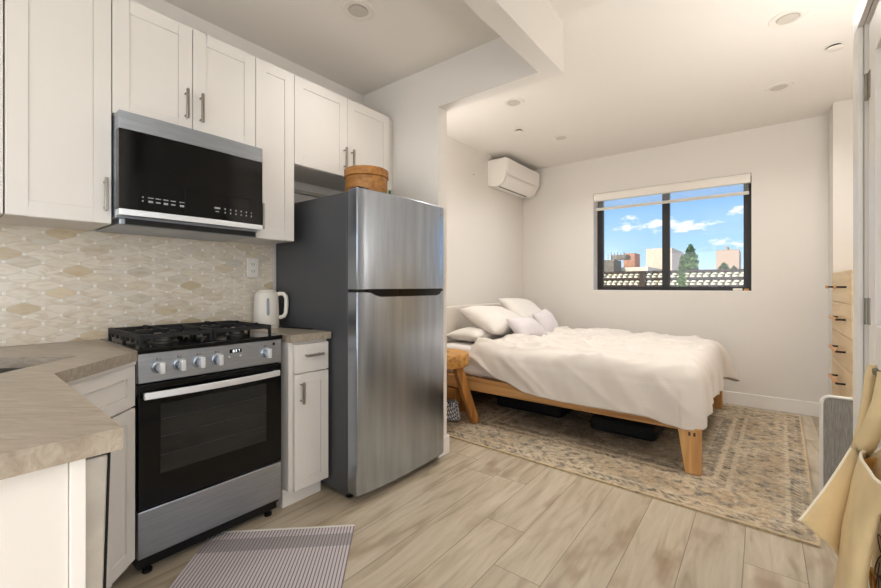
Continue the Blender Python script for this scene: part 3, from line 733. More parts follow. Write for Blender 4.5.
# diagonal corner cabinet
A = Vector((-1.905, .5215)); Bp = Vector((-1.604, .2210)); dn = Vector((.687, .7265)).normalized(); dd = (Bp - A).normalized(); DL = (Bp - A).length
def dg(l, o): v = A + dd * l + dn * o; return (v.x, v.y)
cc = thing('corner_cabinet', (A.x - .1, A.y - .2, 0), 'white diagonal corner base cabinet under the sink, beside the range', 'cabinet')
MB().prism([dg(0, -.022), dg(DL, -.022), (-1.604, .02), (-2.10, .02), (-2.10, .5200)], .10, .69 - .004).build('body', 'cabinet_white', cc)
MB().prism([dg(-.004, -.004), dg(DL, -.004), dg(DL, -.045), dg(-.004, -.045)], .8475, ZT0 - .001).build('top_rail', 'cabinet_white', cc)
MB().prism([dg(.0, -.085), dg(DL, -.085), dg(DL, -.12), dg(.04, -.12)], 0, .0995).build('toe_kick', 'trim_white', cc)
def dshaker(l0, l1, z0, z1, name, fr=.05):
    d = MB()
    def bx(a, b, z_0, z_1, o0, o1): d.prism([dg(a, o0), dg(b, o0), dg(b, o1), dg(a, o1)], z_0, z_1)
    bx(l0, l0 + fr, z0, z1, -.021, -.002); bx(l1 - fr, l1, z0, z1, -.021, -.002); bx(l0 + fr, l1 - fr, z0, z0 + fr, -.021, -.002); bx(l0 + fr, l1 - fr, z1 - fr, z1, -.021, -.002)
    bx(l0 + fr, l1 - fr, z0 + fr, z1 - fr, -.021, -.0085)
    return d.build(name, 'cabinet_white', cc, bevel=.0015)
dshaker(.004, DL - .004, .690, .846, 'drawer_front', .045)
dr = dshaker(.004, DL - .004, .098, .683, 'door')
hp = MB(); q = dg(DL * .62, .0); 
hp.cyl((q[0] , q[1], .652), (q[0] + dn.x * .026, q[1] + dn.y * .026, .652), .006, .006, 12); hp.cyl((q[0] + dn.x * .02, q[1] + dn.y * .02, .652), (q[0] + dn.x * .032, q[1] + dn.y * .032, .652), .016, .015, 18)
hp.build('knob', 'nickel', dr, bevel=.001)
# peninsula cabinet
pc = thing('peninsula_cabinet', (-.95, -.1, 0), 'white panelled end of the peninsula base cabinet under the stone counter', 'cabinet')
b = MB(); b.box(-1.600, -.925, -.40, -.395 + .0, .10, ZT0 - .001); b.box(-.944, -.925, -.40, .152, .0, ZT0 - .001); b.build('body', 'cabinet_white', pc)
b = MB(); b.box(-.9245, -.9145, -.40, .1555, 0, ZT0 - .001); b.build('end_panel', 'cabinet_white', pc, bevel=.001)
MB().box(-.945, -.9055, .156, .1765, 0, ZT0 - .001).build('corner_strip', 'trim_white', pc, bevel=.0015)
# dishwasher in the peninsula, door ajar
dwm = thing('dishwasher', (-1.25, .0, .1), 'stainless dishwasher with its door ajar in the peninsula, seen edge on', 'dishwasher')
MB().box(-1.545, -.9475, -.38, .146, .10, ZT0 - .012).build('tub', 'steel', dwm)
ang = Matrix.Rotation(math.radians(-1.6), 3, 'X')
b = MB(); b.box(-1.545, -.950, .152, .1965, .11, .842, ang, (-1.25, .19, .11)); b.build('door', 'dishwasher_door', dwm, bevel=.004)
b = MB(); b.box(-1.545, -.951, .1972, .2002, .11, .846, ang, (-1.25, .19, .11)); b.box(-1.545, -.951, .153, .1972, .8425, .851, ang, (-1.25, .19, .11)); b.build('door_edge', 'black_plastic', dwm)
MB().box(-1.53, -.96, .02, .12, .0, .0995).build('toe_kick', 'black_plastic', dwm)
# narrow drawer cabinet between stove and fridge
nc = thing('narrow_base_cabinet', (-2.17, 1.28, 0), 'narrow white base cabinet with a drawer over a door, between range and fridge', 'cabinet')
N0, N1 = 1.166, 1.398; XN = -1.880
MB().box(XW + .012, XN - .021, N0, N1, .10, ZT0 - .001).build('body', 'cabinet_white', nc)
MB().box(XW + .05, XN - .075, N0, N1, 0, .0995).build('toe_kick', 'trim_white', nc)
d = MB().box(XN - .02, XN, N0 + .022, N1 - .002, .700, .848).build('drawer', 'cabinet_white', nc, bevel=.0015)
bar_pull(d, (XN, 1.238, .790), (XN, 1.345, .790), (1, 0, 0))
d = shaker(None, XN, N0 + .022, N1 - .002, .098, .694, 'door', nc, fr=.05)
bar_pull(d, (XN, 1.222, .545), (XN, 1.222, .655), (1, 0, 0))
o = MB().box(XW + .010, -1.866, 1.160, 1.405, ZT0, ZT1).build('small_countertop', 'counter_stone', bevel=.002)
tag(o, 'small taupe stone countertop piece under the kettle beside the fridge', 'countertop'); rebase(o, (-2.17, 1.28, ZT0))

# kettle
kx, ky = -2.345, 1.293
kt = thing('electric_kettle', (kx, ky, ZT1), 'cream electric kettle on the small counter by the fridge', 'kettle')
MB().lathe((kx, ky, ZT1), [(.070, 0), (.072, .004), (.072, .016), (.068, .018)], 36).build('power_base', 'kettle_cream', kt, smooth=True)
MB().lathe((kx, ky, ZT1 + .0185), [(.070, 0), (.072, .004), (.070, .10), (.066, .178), (.061, .192), (.054, .198)], 40).build('body', 'kettle_cream', kt, smooth=True)
MB().lathe((kx, ky, ZT1 + .217), [(.050, 0), (.048, .008), (.030, .013)], 32).build('lid', 'kettle_cream', kt, smooth=True)
va = Vector((.5, .866, 0)).normalized()
def kp(o, z): return (kx + va.x * o, ky + va.y * o, ZT1 + z)
hd = MB().tube([kp(.058, .196), kp(.075, .204), kp(.095, .202), kp(.108, .188), kp(.112, .165), kp(.111, .12), kp(.108, .085), kp(.098, .066), kp(.080, .060), kp(.066, .062)], .0125, 12).build('handle', 'kettle_cream', kt, smooth=True)
MB().lathe(kp(.1245, .165), [(.004, -.002), (.003, .002)], 10).build('switch_mark', 'slot_dark', hd)
vf = Vector((.93, -.37, 0)).normalized()
q = MB(); 
def gauge(u, v_):
    a = (u - .5) * .22; z = ZT1 + .075 + v_ * .105; r = .0722 - .006 * v_
    rr = r
    ends = min(v_, 1 - v_); k = 1 if ends > .12 else math.sqrt(max(0.02, 1 - (1 - ends / .12) ** 2)); a *= k
    d_ = Matrix.Rotation(a, 3, 'Z') @ vf
    return (kx + d_.x * rr, ky + d_.y * rr, z)
q.grid(gauge, 6, 16); q.build('water_gauge', 'gauge_grey', kt, solid=.002)
MB().tube([(-2.30, 1.345, ZT1 + .004), (-2.20, 1.365, ZT1 + .004), (-2.10, 1.378, ZT1 + .004), (-2.02, 1.39, ZT1 + .004)], .0035, 8).build('power_cord', 'storage_black', kt, smooth=True)

# outlet
ol = thing('wall_outlet', (XW + .0095, 1.263, 1.263), 'white double wall outlet on the tiled backsplash above the kettle', 'outlet')
MB().box(XW + .0095, XW + .015, 1.228, 1.298, 1.206, 1.320).build('cover_plate', 'outlet_white', ol, bevel=.002)
for z in (1.284, 1.242):
    s_ = MB().box(XW + .015, XW + .017, 1.247, 1.279, z - .014, z + .014).build('socket', 'outlet_white', ol, bevel=.0015)
    g = MB(); g.box(XW + .017, XW + .0176, 1.254, 1.257, z - .003, z + .008); g.box(XW + .017, XW + .0176, 1.268, 1.271, z - .003, z + .008); g.box(XW + .017, XW + .0176, 1.260, 1.265, z - .010, z - .006)
    g.build('slots', 'slot_dark', s_)

# ---------------------------------------------------------------- fridge
F0, F1 = 1.411, 2.152; XFd = -1.658; ZF = 1.667
fr = thing('refrigerator', (-2.0, 1.78, 0), 'stainless top-freezer refrigerator with dark grey sides, standing against the end wall', 'fridge')
MB().box(-2.445, -1.742, F0 + .002, F1 - .002, .035, ZF - .010).build('body', 'fridge_side', fr, bevel=.004)
def fdoor(z0, z1, name, bow=.020):
    poly = []; n = 48
    for i in range(n + 1):
        y = F0 + (F1 - F0) * i / n; s_ = 2 * i / n - 1
        edge = .009 * max(0, (abs(s_) - .84) / .16) ** 2
        poly.append((XFd + .006 + bow * (1 - s_ * s_) - edge, y))
    poly += [(-1.736, F1), (-1.736, F0)]
    return MB().prism(poly, z0, z1).build(name, 'fridge_steel', fr, bevel=.004, ang=30)
d1 = fdoor(1.132, ZF, 'freezer_door')
d2 = fdoor(.052, 1.120, 'fridge_door')
MB().box(-1.7415, -1.7365, F0 + .010, F1 - .010, .06, ZF - .012).build('door_seal', 'black_plastic', fr)
def fx(y): s_ = 2 * (y - F0) / (F1 - F0) - 1; return XFd + .006 + .020 * (1 - s_ * s_) - .009 * max(0, (abs(s_) - .84) / .16) ** 2
# pocket handle: dark scoop along the top of the lower door
h = MB(); n = 20; prev = None
for i in range(n + 1):
    t_ = i / n; y = 1.462 + (2.120 - 1.462) * t_
    if t_ < .13: dp_ = .004 + .036 * (t_ / .13)
    elif t_ > .93: dp_ = .004 + .036 * ((1 - t_) / .07)
    else: dp_ = .040
    x = fx(y)
    ring = [h.bm.verts.new((x - .03, y, 1.1325)), h.bm.verts.new((x + .0035, y, 1.1325)), h.bm.verts.new((x + .0035, y, 1.1325 - dp_)), h.bm.verts.new((x - .03, y, 1.1325 - dp_))]
    if prev:
        for k in range(4): h.bm.faces.new((prev[k], prev[(k + 1) % 4], ring[(k + 1) % 4], ring[k]))
    else: h.bm.faces.new(ring)
    prev = ring
h.bm.faces.new(prev); h.build('pocket_handle', 'black_gloss', d2)
MB().box(-1.73, fx(1.5) - .012, F0 + .012, F1 - .012, 1.1205, 1.1315).build('door_gap', 'black_plastic', fr)
MB().lathe((fx(2.118) + .001, 2.118, 1.622), [(.012, -.004), (.012, .0012), (.010, .002)], 20, 'X').build('badge', 'nickel', d1)
MB().box(-1.74, -1.67, F0 + .02, F0 + .09, ZF - .0095, ZF + .012).build('hinge_cover', 'black_plastic', fr, bevel=.003)
for y in (F0 + .05, F1 - .05):
    for x in (-1.78, -2.38): MB().lathe((x, y, 0), [(.02, 0), (.02, .034)], 14).build('foot', 'black_plastic', fr)
# round wooden box and a carton on top of the fridge
rb = thing('round_wooden_box', (-1.905, 1.695, ZF - .010), 'round bentwood box with a lid on top of the fridge', 'box')
bx_, by_ = -1.905, 1.695; zb = ZF - .0098
MB().lathe((bx_, by_, zb), [(.124, 0), (.127, .004), (.127, .145), (.124, .148)], 48).build('body', 'round_box_wood', rb, smooth=True)
MB().lathe((bx_, by_, zb + .1485), [(.131, 0), (.134, .002), (.134, .044), (.128, .050), (.05, .053)], 48).build('lid', 'round_box_wood', rb, smooth=True)
cb = thing('small_carton', (-1.975, 1.885, ZF - .01), 'small white and green carton behind the round wooden box on the fridge', 'carton')
MB().box(-2.02, -1.93, 1.845, 1.93, zb, zb + .165).build('pack', 'carton_white', cb, bevel=.003)
g = MB(); g.box(-1.9298, -1.9292, 1.865, 1.925, zb + .035, zb + .09); g.box(-1.9298, -1.9292, 1.905, 1.926, zb + .09, zb + .125)
g.build('green_print', 'carton_green', cb)

# ---------------------------------------------------------------- striped mat and rug
mt = thing('striped_kitchen_mat', (-1.53, 1.2855, 0.0005), 'flat mauve-grey striped cotton mat lying askew in front of the range', 'mat')
ux = Vector((.727, .686, 0)).normalized(); uy = Vector((-.683, .730, 0)).normalized()
mt.rotation_euler = (0, 0, math.atan2(ux.y, ux.x))
m_ = bpy.data.meshes.new('woven_cloth'); bm = bmesh.new()
bmesh.ops.create_cube(bm, size=1)
for v in bm.verts: v.co = Vector((v.co.x * .654 - .327, v.co.y * .78 - .39, v.co.z * .007 + .004))
bm.to_mesh(m_); bm.free(); m_.materials.append(MATS['mat_stripes'])
o = bpy.data.objects.new('woven_cloth', m_); C.objects.link(o); o.parent = mt
m_ = bpy.data.meshes.new('edge_binding'); bm = bmesh.new(); bmesh.ops.create_cube(bm, size=1)
for v in bm.verts: v.co = Vector((v.co.x * .654 - .327, v.co.y * .012 + .004, v.co.z * .008 + .0045))
bm.to_mesh(m_); bm.free(); m_.materials.append(MATS['piping_white']); o = bpy.data.objects.new('edge_binding', m_); C.objects.link(o); o.parent = mt

RX0, RX1, RY0, RY1 = -2.215, .235, 2.475, 4.80
rug_mat(RX1 - RX0, RY1 - RY0)
rc = ((RX0 + RX1) / 2, (RY0 + RY1) / 2)
b = MB()
b.grid(lambda u, v: ((u - .5) * (RX1 - RX0), (v - .5) * (RY1 - RY0), .0125 + .0015 * noise.noise((u * 9, v * 9, 3))), 40, 40)
b.box(-(RX1 - RX0) / 2, (RX1 - RX0) / 2, -(RY1 - RY0) / 2, (RY1 - RY0) / 2, .0008, .0105)
ro = b.build('persian_rug', 'rug_pattern'); ro.location = (rc[0], rc[1], 0); ro.rotation_euler = (0, 0, math.radians(-1.6))
tag(ro, 'worn oriental rug in beige and grey under the bed', 'rug')

# ---------------------------------------------------------------- bed
ZR = .0145
bed = thing('platform_bed', (-1.35, 3.75, ZR), 'light wooden platform bed frame with an upholstered headboard', 'bed')
BY0, BY1, BX0, BX1 = 2.935, 4.560, -2.36, -.285
MB().box(-2.375, BX1 - .05, BY0, BY0 + .030, .255, .365).build('side_rail', 'bed_wood_x', bed, bevel=.004)
MB().box(-2.375, BX1 - .05, BY1 - .030, BY1, .255, .365).build('side_rail', 'bed_wood_x', bed, bevel=.004)
MB().box(BX1 - .078, BX1 - .048, BY0 + .031, BY1 - .031, .255, .365).build('foot_rail', 'bed_wood_y', bed, bevel=.004)
def foot_leg(y0, y1):
    b = MB(); x1 = BX1; w1, w0 = .125, .085
    b.hexa([(x1 - w0, y0, ZR), (x1, y0, ZR), (x1, y1, ZR), (x1 - w0, y1, ZR), (x1 - w1, y0, .292), (x1, y0, .292), (x1, y1, .292), (x1 - w1, y1, .292)])
    return b.build('leg', 'bed_wood_z', bed, bevel=.004)
lg = foot_leg(BY0 - .052, BY0 - .001); 
g = MB()
for x in (-.352, -.326): g.box(x, x + .012, BY0 - .0526, BY0 - .0515, .245, .268)
g.build('joint_key', 'dark_board', lg)
foot_leg(BY1 + .001, BY1 + .045)
for y0 in (BY0 + .032, BY1 - .092):
    MB().box(-2.372, -2.30, y0, y0 + .06, ZR, .36).build('leg', 'bed_wood_z', bed, bevel=.004)
MB().box(-2.440, -2.378, BY0 - .01, BY1 + .01, .30, .957).build('headboard', 'headboard_linen', bed, bevel=.018, seg=3)
MB().box(-2.425, -2.385, BY0 + .05, BY1 - .05, ZR, .299).build('headboard_base', 'dark_board', bed)
MB().box(-2.37, BX1 - .08, BY0 + .032, BY1 - .032, .335, .358).build('slat_deck', 'bed_wood_y', bed)
MB().box(-1.24, -1.18, 3.70, 3.76, ZR, .334).build('centre_leg', 'dark_board', bed)
o = MB().box(-2.365, -.375, 2.985, 4.515, .3595, .615).build('mattress', 'linen_white', bevel=.05, seg=4)
tag(o, 'white sheeted mattress on the wooden bed, showing beside the wooden stool', 'mattress'); rebase(o, (-1.36, 3.75, .3595))

# duvet
def interp(t, pts):
    if t <= pts[0][0]: return pts[0][1]
    for (a, va_), (b_, vb_) in zip(pts, pts[1:]):
        if t <= b_: k = (t - a) / (b_ - a); k = k * k * (3 - 2 * k); return va_ + (vb_ - va_) * k
    return pts[-1][1]
DXF, DYN, DYF, DZ = -.388, 2.985, 4.470, .650
hem_near = [(-2.0, .545), (-1.86, .485), (-1.65, .405), (-1.40, .335), (-1.1, .320), (-.88, .320), (-.6, .322), (-.45, .295), (-.3, .272)]
def edge(q, r, lean):
    if q <= 0: return 0, 0
    a = r * PI / 2
    if q < a: th = q / r; return r * math.sin(th), r * (1 - math.cos(th))
    return r + (q - a) * lean, r + (q - a)
def duvet(u, v):
    # u along the bed (0 head, 1 foot hem), v across (0 near hem, 1 far hem)
    r = .085
    x_head = -1.985 + .14 * v + .03 * math.sin(v * 9)
    Lfoot = .335 + .075 * abs(2 * v - 1) ** 2 + .012 * math.sin(v * 14)
    a = u * ((DXF - x_head) + Lfoot)
    x = x_head + a; qf = max(0, x - DXF); xt = min(x, DXF)
    drop_n = DZ - interp(xt, hem_near); Ln = drop_n + r * (PI / 2 - 1)
    Lf = .40
    W = DYF - DYN; b = v * (Ln + W + Lf) - Ln
    qn = max(0, -b); qr = max(0, b - W); yt = DYN + min(max(b, 0), W)
    if qf > 0 and (qn > 0 or qr > 0):   # rounded hanging corner
        qs = qn if qn > 0 else qr; Ls = Ln if qn > 0 else Lf
        m = max(qf / Lfoot, qs / Ls); h_ = math.hypot(qf, qs); cx_, cy_ = qf / h_, qs / h_
        wgt = cx_ * cx_; o_, drop = edge(m * (Lfoot * wgt + Ls * (1 - wgt)), r, .07)
        fl = 1 + (1.15 if qr > 0 else .05) * 2 * cx_ * cy_ * m
        X = DXF + o_ * cx_ * fl; Yp = yt + (-1 if qn > 0 else 1) * o_ * cy_ * fl
    else:
        ox, dzx = edge(qf, r, .10); oy, dzy = edge(qn, r, .05); oy2, dzy2 = edge(qr, r, .10)
        drop = max(dzx, dzy, dzy2); X = xt + ox; Yp = yt - oy + oy2
    Z = DZ - drop
    # wrinkles
    top = 1 - min(1, drop / .12)
    w = Vector((X * 1.5 + Yp * .5, Yp * 5.5 - X * .9, 1.3)); r1 = 1 - abs(noise.noise(w)) * 2
    w2 = Vector((X * 3.1, Yp * 9.0 - X * 2.0, 7.7)); r2 = 1 - abs(noise.noise(w2)) * 2
    lump = noise.noise(Vector((X * 2.2, Yp * 2.0, 4)))
    headk = min(1, max(0, (X + .55) / -.6 )) 
    w3 = Vector((X * 4.5 + Yp * 2.5, Yp * 4.0 - X * 3.0, 3.1)); r3 = 1 - abs(noise.noise(w3)) * 2
    Z += top * (.036 * max(0, r1) ** 2.4 * (.5 + .7 * headk) + .024 * max(0, r2) ** 2.4 + .018 * max(0, r3) ** 2 + .012 * lump - .008)
    side = 1 - top
    n3 = noise.noise(Vector((X * 5.2 + Z * 3.5, Yp * 2.4, Z * 1.6))); n4 = noise.noise(Vector((X * 14 + Z * 6, Yp * 9, Z * 5)))
    dr_ = 1 - abs(noise.noise(Vector((X * 4.0 + Z * 5.0, Z * 1.2, 2.2)))) * 2
    if qn > 0: Yp -= side * (.010 * n3 + .005 * n4 + .020 * max(0, dr_) ** 2 * (.35 + 1.1 * max(0, (-X - 1.0))) + .012 * math.sin((DZ - Z) / .38 * PI))
    if qr > 0: Yp += side * .015 * n3
    if qf > 0:
        fold = noise.noise(Vector((Yp * 7.5, Z * 1.5, 9)))
        X += side * (.045 * fold + .018)
    Z -= .006
    # head edge folds down on to the pillows' side
    hk = max(0, 1 - a / .10)
    Z -= .045 * hk * hk * (1 if drop < .1 else .3)
    Z += .022 * math.exp(-((a - .13) / .07) ** 2) * (1 if drop < .2 else .2)
    return (X, Yp, Z)
dv = MB(); dv.grid(duvet, 170, 200)
do = dv.build('linen_duvet', 'duvet_linen', smooth=True, solid=.016, ang=180)
tag(do, 'rumpled cream linen duvet spread over the bed', 'duvet'); rebase(do, (-1.2, 3.75, .6))

def pillow(name, c, W, H, T, ax, ay, mat, label, cat, grp, seed=0, pinch=.10):
    """W along ax, H along ay, thickness along the normal"""
    ax = Vector(ax).normalized(); ay = Vector(ay); ay = (ay - ax * ay.dot(ax)).normalized(); nz_ = ax.cross(ay)
    b = MB(); n = 22
    for sgn in (1, -1):
        def fn(u, v, sgn=sgn):
            s_, t_ = u * 2 - 1, v * 2 - 1
            px = s_ * (1 - pinch * (1 - abs(s_) ** 2) * 0 - pinch * (1 - t_ * t_) * abs(s_) ** 3 * .8) * W / 2
            py = t_ * (1 - pinch * (1 - s_ * s_) * abs(t_) ** 3 * .8) * H / 2
            th = T / 2 * (max(0, 1 - abs(s_) ** 2.6) ** .55) * (max(0, 1 - abs(t_) ** 2.6) ** .55)
            wv = noise.noise(Vector((s_ * 2.3 + seed, t_ * 2.3, sgn * 3.0))) * .12 + noise.noise(Vector((s_ * 6 + seed, t_ * 5, sgn * 2.0))) * .06
            th *= 1 + wv
            return Vector(c) + ax * px + ay * py + nz_ * (sgn * th)
        b.grid(fn, n, n)
    bmesh.ops.remove_doubles(b.bm, verts=b.bm.verts, dist=1e-4)
    o = b.build(name, mat, smooth=True, ang=180); tag(o, label, cat, grp); rebase(o, c); return o
pillow('pillow', (-2.16, 3.37, .690), .62, .38, .14, (.06, 1, 0), (1, -.06, .02), 'pillow_white', 'white pillow lying flat at the head of the bed under the leaning one', 'pillow', 'white bed pillows', 1)
pillow('pillow', (-2.06, 3.555, .812), .72, .50, .21, (.12, 1, -.05), (.80, 0, -.34), 'pillow_white', 'plump white pillow leaning on the headboard on the stool side of the bed', 'pillow', 'white bed pillows', 5)
pillow('pillow', (-2.08, 4.22, .838), .62, .48, .20, (.13, 1, -.06), (.62, 0, -.55), 'pillow_white', 'white pillow leaning on the headboard on the window side of the bed', 'pillow', 'white bed pillows', 9)
pillow('cushion', (-1.735, 3.54, .752), .44, .26, .16, (.10, 1, -.06), (.62, 0, -.52), 'cushion_lilac', 'small pale lilac lumbar cushion nearest the stool, against the plump pillow', 'cushion', 'lilac cushions', 12, .06)
pillow('cushion', (-1.79, 4.09, .768), .40, .28, .14, (-.10, 1, .10), (.45, 0, -.7), 'cushion_lilac', 'small pale lilac cushion behind the other one, tilted towards the window wall', 'cushion', 'lilac cushions', 15, .06)

# storage bags under the bed
def under_bag(x0, x1, y0, y1, z1, label):
    r = thing('storage_bag', ((x0 + x1) / 2, (y0 + y1) / 2, ZR), label, 'storage bag', 'black bags under the bed')
    b = MB(); b.box(x0, x1, y0, y1, ZR, z1); b.build('body', 'storage_black', r, bevel=.03, seg=3)
    MB().box(x0 - .004, x1 + .004, y0 - .004, y1 + .004, z1 - .055, z1 - .048).build('zip_band', 'storage_black', r, bevel=.002)
    MB().tube([((x0 + x1) / 2 - .08, y0 + .001, z1 - .075), ((x0 + x1) / 2 - .06, y0 - .018, z1 - .085), ((x0 + x1) / 2 + .06, y0 - .018, z1 - .085), ((x0 + x1) / 2 + .08, y0 + .001, z1 - .075)], .006, 8).build('handle', 'storage_black', r, smooth=True)
under_bag(-1.985, -1.345, 3.385, 3.80, .15, 'black flat storage bag under the bed nearest the stool')
under_bag(-1.075, -.605, 3.285, 3.72, .125, 'black flat storage bag under the bed nearest the foot end')

# ---------------------------------------------------------------- stool, basket and fabric bag
stc = Vector((-2.035, 2.665)); 
st = thing('wooden_stool', (stc.x, stc.y, ZR), 'rustic wooden stool with a thick round seat at the head of the bed', 'stool')
seat = MB(); prof = [(.150, .497), (.180, .505), (.188, .522), (.188, .602), (.180, .614), (.12, .616), (.03, .614)]
seat.lathe((stc.x, stc.y, 0), prof, 12); so_ = seat.build('seat', 'stool_wood', st, bevel=.006)
MB().box(stc.x - .03, stc.x + .03, stc.y - .010, stc.y + .010, .6135, .6168).build('grip_slot', 'slot_dark', so_)
for (tx, ty, bx, by, z0) in ((-1.965, 2.725, -1.892, 2.872, ZR), (-2.12, 2.755, -2.255, 2.875, ZR), (-1.985, 2.565, -1.925, 2.415, 0.0005), (-2.125, 2.59, -2.25, 2.46, 0.0005)):
    b = MB(); dv_ = Vector((bx - tx, by - ty, 0)).normalized(); sd = Vector((-dv_.y, dv_.x, 0)); h0 = .034; h1 = .036
    def q4(cx, cy, z, h): return [(cx + (dv_.x * a + sd.x * c_) * h, cy + (dv_.y * a + sd.y * c_) * h, z) for a, c_ in ((-1, -1), (1, -1), (1, 1), (-1, 1))]
    b.hexa(q4(bx, by, z0, h0) + q4(tx, ty, .4945, h1)); b.build('leg', 'stool_leg_wood', st, bevel=.003)
bk = thing('wooden_crate', (-2.21, 3.0, ZR), 'small tan wooden crate in the shadow behind the stool leg', 'crate')
for z in (.030, .103, .176):
    MB().box(-2.295, -2.136, 2.925, 2.943, z, z + .066).build('front_board', 'stool_leg_wood', bk, bevel=.002)
    MB().box(-2.295, -2.136, 3.10, 3.118, z, z + .066).build('rear_board', 'stool_leg_wood', bk, bevel=.002)
for x in (-2.295, -2.154): MB().box(x, x + .018, 2.944, 3.099, ZR, .242).build('side_panel', 'stool_leg_wood', bk, bevel=.002)
# fabric bag of navy and white weave
nb = MB()
ncx, ncy = -2.10, 2.785
def bagf(u, v):
    a = 2 * PI * u; r = .115 * (1 - .18 * v) * (1 + .06 * math.sin(3 * a + 1)) * (math.sqrt(min(1, v / .12)) if v < .12 else 1)
    if v > .9: r *= 1 - (v - .9) * 3
    return (ncx + r * math.cos(a), ncy + r * math.sin(a) * .55, ZR + .165 * v + .01 * math.sin(2 * a) * v)
nb.grid(bagf, 36, 18, True); no = nb.build('woven_bag', 'navy_weave', smooth=True, ang=180)
tag(no, 'navy and white woven bag on the floor under the wooden stool', 'bag'); rebase(no, (ncx, ncy, ZR))

# ---------------------------------------------------------------- air conditioner
ac = thing('air_conditioner', (XW, 4.42, 2.28), 'white wall-mounted split air conditioner in the corner above the bed', 'air conditioner')
A0, A1 = 4.005, 4.838; zt, zb_ = 2.580, 2.272
prof = [(XW + .001, zb_ + .02), (XW + .12, zb_), (XW + .185, zb_ + .030), (XW + .232, zb_ + .105), (XW + .250, zb_ + .22), (XW + .245, zt - .012), (XW + .23, zt), (XW + .001, zt)]
def extr(prof, y0, y1):
    b = MB(); a = [b.bm.verts.new((x, y0, z)) for x, z in prof]; c_ = [b.bm.verts.new((x, y1, z)) for x, z in prof]; n = len(prof)
    b.bm.faces.new(a); b.bm.faces.new(c_[::-1])
    for i in range(n): b.bm.faces.new((a[i], a[(i + 1) % n], c_[(i + 1) % n], c_[i]))
    return b
body = extr(prof, A0, A1).build('body', 'ac_white', ac, bevel=.008, seg=3)
g = MB(); g.box(XW + .2525, XW + .254, A0 + .008, A1 - .008, zb_ + .125, zt - .02)
extr([(XW + .246, zb_ + .118), (XW + .2555, zb_ + .122), (XW + .260, zb_ + .22), (XW + .254, zt - .012), (XW + .246, zt - .012)], A0 + .006, A1 - .006).build('front_panel', 'ac_white', ac, bevel=.002)
g.bm.free()
lv = extr([(XW + .150, zb_ + .004), (XW + .190, zb_ + .027), (XW + .238, zb_ + .100), (XW + .243, zb_ + .098), (XW + .196, zb_ + .022), (XW + .152, zb_ - .002)], A0 + .03, A1 - .13).build('louver', 'ac_white', ac, bevel=.001)
extr([(XW + .128, zb_ - .001), (XW + .146, zb_ + .006), (XW + .146, zb_ + .001), (XW + .128, zb_ - .005)], A0 + .03, A1 - .13).build('outlet_slot', 'ac_shadow', ac)
extr([(XW + .190, zb_ + .030), (XW + .236, zb_ + .100), (XW + .2385, zb_ + .099), (XW + .193, zb_ + .0285)], A1 - .115, A1 - .02).build('sensor_window', 'outlet_white', ac)
tag(MB().lathe((XW + .0005, 3.72, 2.36), [(.006, 0), (.004, .004)], 10, 'X').build('wall_screw', 'slot_dark'), 'tiny screw in the wall beside the air conditioner', 'screw')

# ---------------------------------------------------------------- dresser
DX = .447; D0, D1 = 3.655, 4.588; DH = 1.258
ds = thing('tall_dresser', (.69, 4.12, 0), 'tall light wood dresser with black and tan pulls beyond the closet casing', 'dresser')
MB().box(DX + .0195, .935, D0, D1, .04, DH).build('carcass', 'dresser_wood', ds, bevel=.002)
MB().box(DX + .05, .92, D0 + .03, D1 - .03, 0, .0395).build('plinth', 'dresser_wood', ds)
rows = [(1.034, DH - .002), (.811, 1.031), (.594, .808), (.374, .591), (.05, .371)]
def post_pull(dr_, ys, z):
    for y in ys: MB().cyl((DX - .0003, y, z), (DX - .050, y, z), .0065, seg=12).build('pull_post', 'storage_black', dr_)
    if len(ys) == 2: MB().cyl((DX - .043, ys[0] + .014, z), (DX - .043, ys[1] - .014, z), .0105, seg=14).build('pull_bar', 'handle_wood', dr_)
    else: MB().cyl((DX - .0505, ys[0], z), (DX - .064, ys[0], z), .012, seg=14).build('pull_cap', 'handle_wood', dr_)
ymid = (D0 + D1) / 2 + .025
for i, (z0, z1) in enumerate(rows):
    if i == 0:
        for a, b_, py in ((D0 + .002, ymid - .0015, 3.855), (ymid + .0015, D1 - .002, 4.30)):
            dr_ = MB().box(DX, DX + .0185, a, b_, z0, z1).build('drawer', 'dresser_wood', ds, bevel=.0012); post_pull(dr_, (py,), (z0 + z1) / 2)
    else:
        dr_ = MB().box(DX, DX + .0185, D0 + .002, D1 - .002, z0, z1).build('drawer', 'dresser_wood', ds, bevel=.0012); post_pull(dr_, (3.89, 4.25), (z0 + z1) / 2)

# ---------------------------------------------------------------- grey armchair in the recess, seen from behind
ar = thing('grey_armchair', (.55, 3.0, 0), 'grey upholstered chair with white piping in front of the dresser', 'armchair')
a0, a1 = .228, .86; y0, y1 = 2.72, 2.752; zt = .618
def rrect(x0, x1, z0, z1, r, n=6):
    pts = []
    for cx, cz, s_ in ((x1 - r, z1 - r, 0), (x0 + r, z1 - r, 90), (x0 + .01, z0 + .01, 180), (x1 - .01, z0 + .01, 270)):
        rr = r if s_ in (0, 90) else .01
        for k in range(n + 1): a = math.radians(s_ + 90 * k / n); pts.append((cx + rr * math.cos(a), cz + rr * math.sin(a)))
    return pts
pp = rrect(a0, a1, .11, zt, .035)
b = MB(); va_ = [b.bm.verts.new((x, y0, z)) for x, z in pp]; vb_ = [b.bm.verts.new((x, y1, z)) for x, z in pp]; n = len(pp)
b.bm.faces.new(va_); b.bm.faces.new(vb_[::-1])
for i in range(n): b.bm.faces.new((va_[i], va_[(i + 1) % n], vb_[(i + 1) % n], vb_[i]))
br_ = b.build('backrest', 'grey_fabric', ar, bevel=.006)
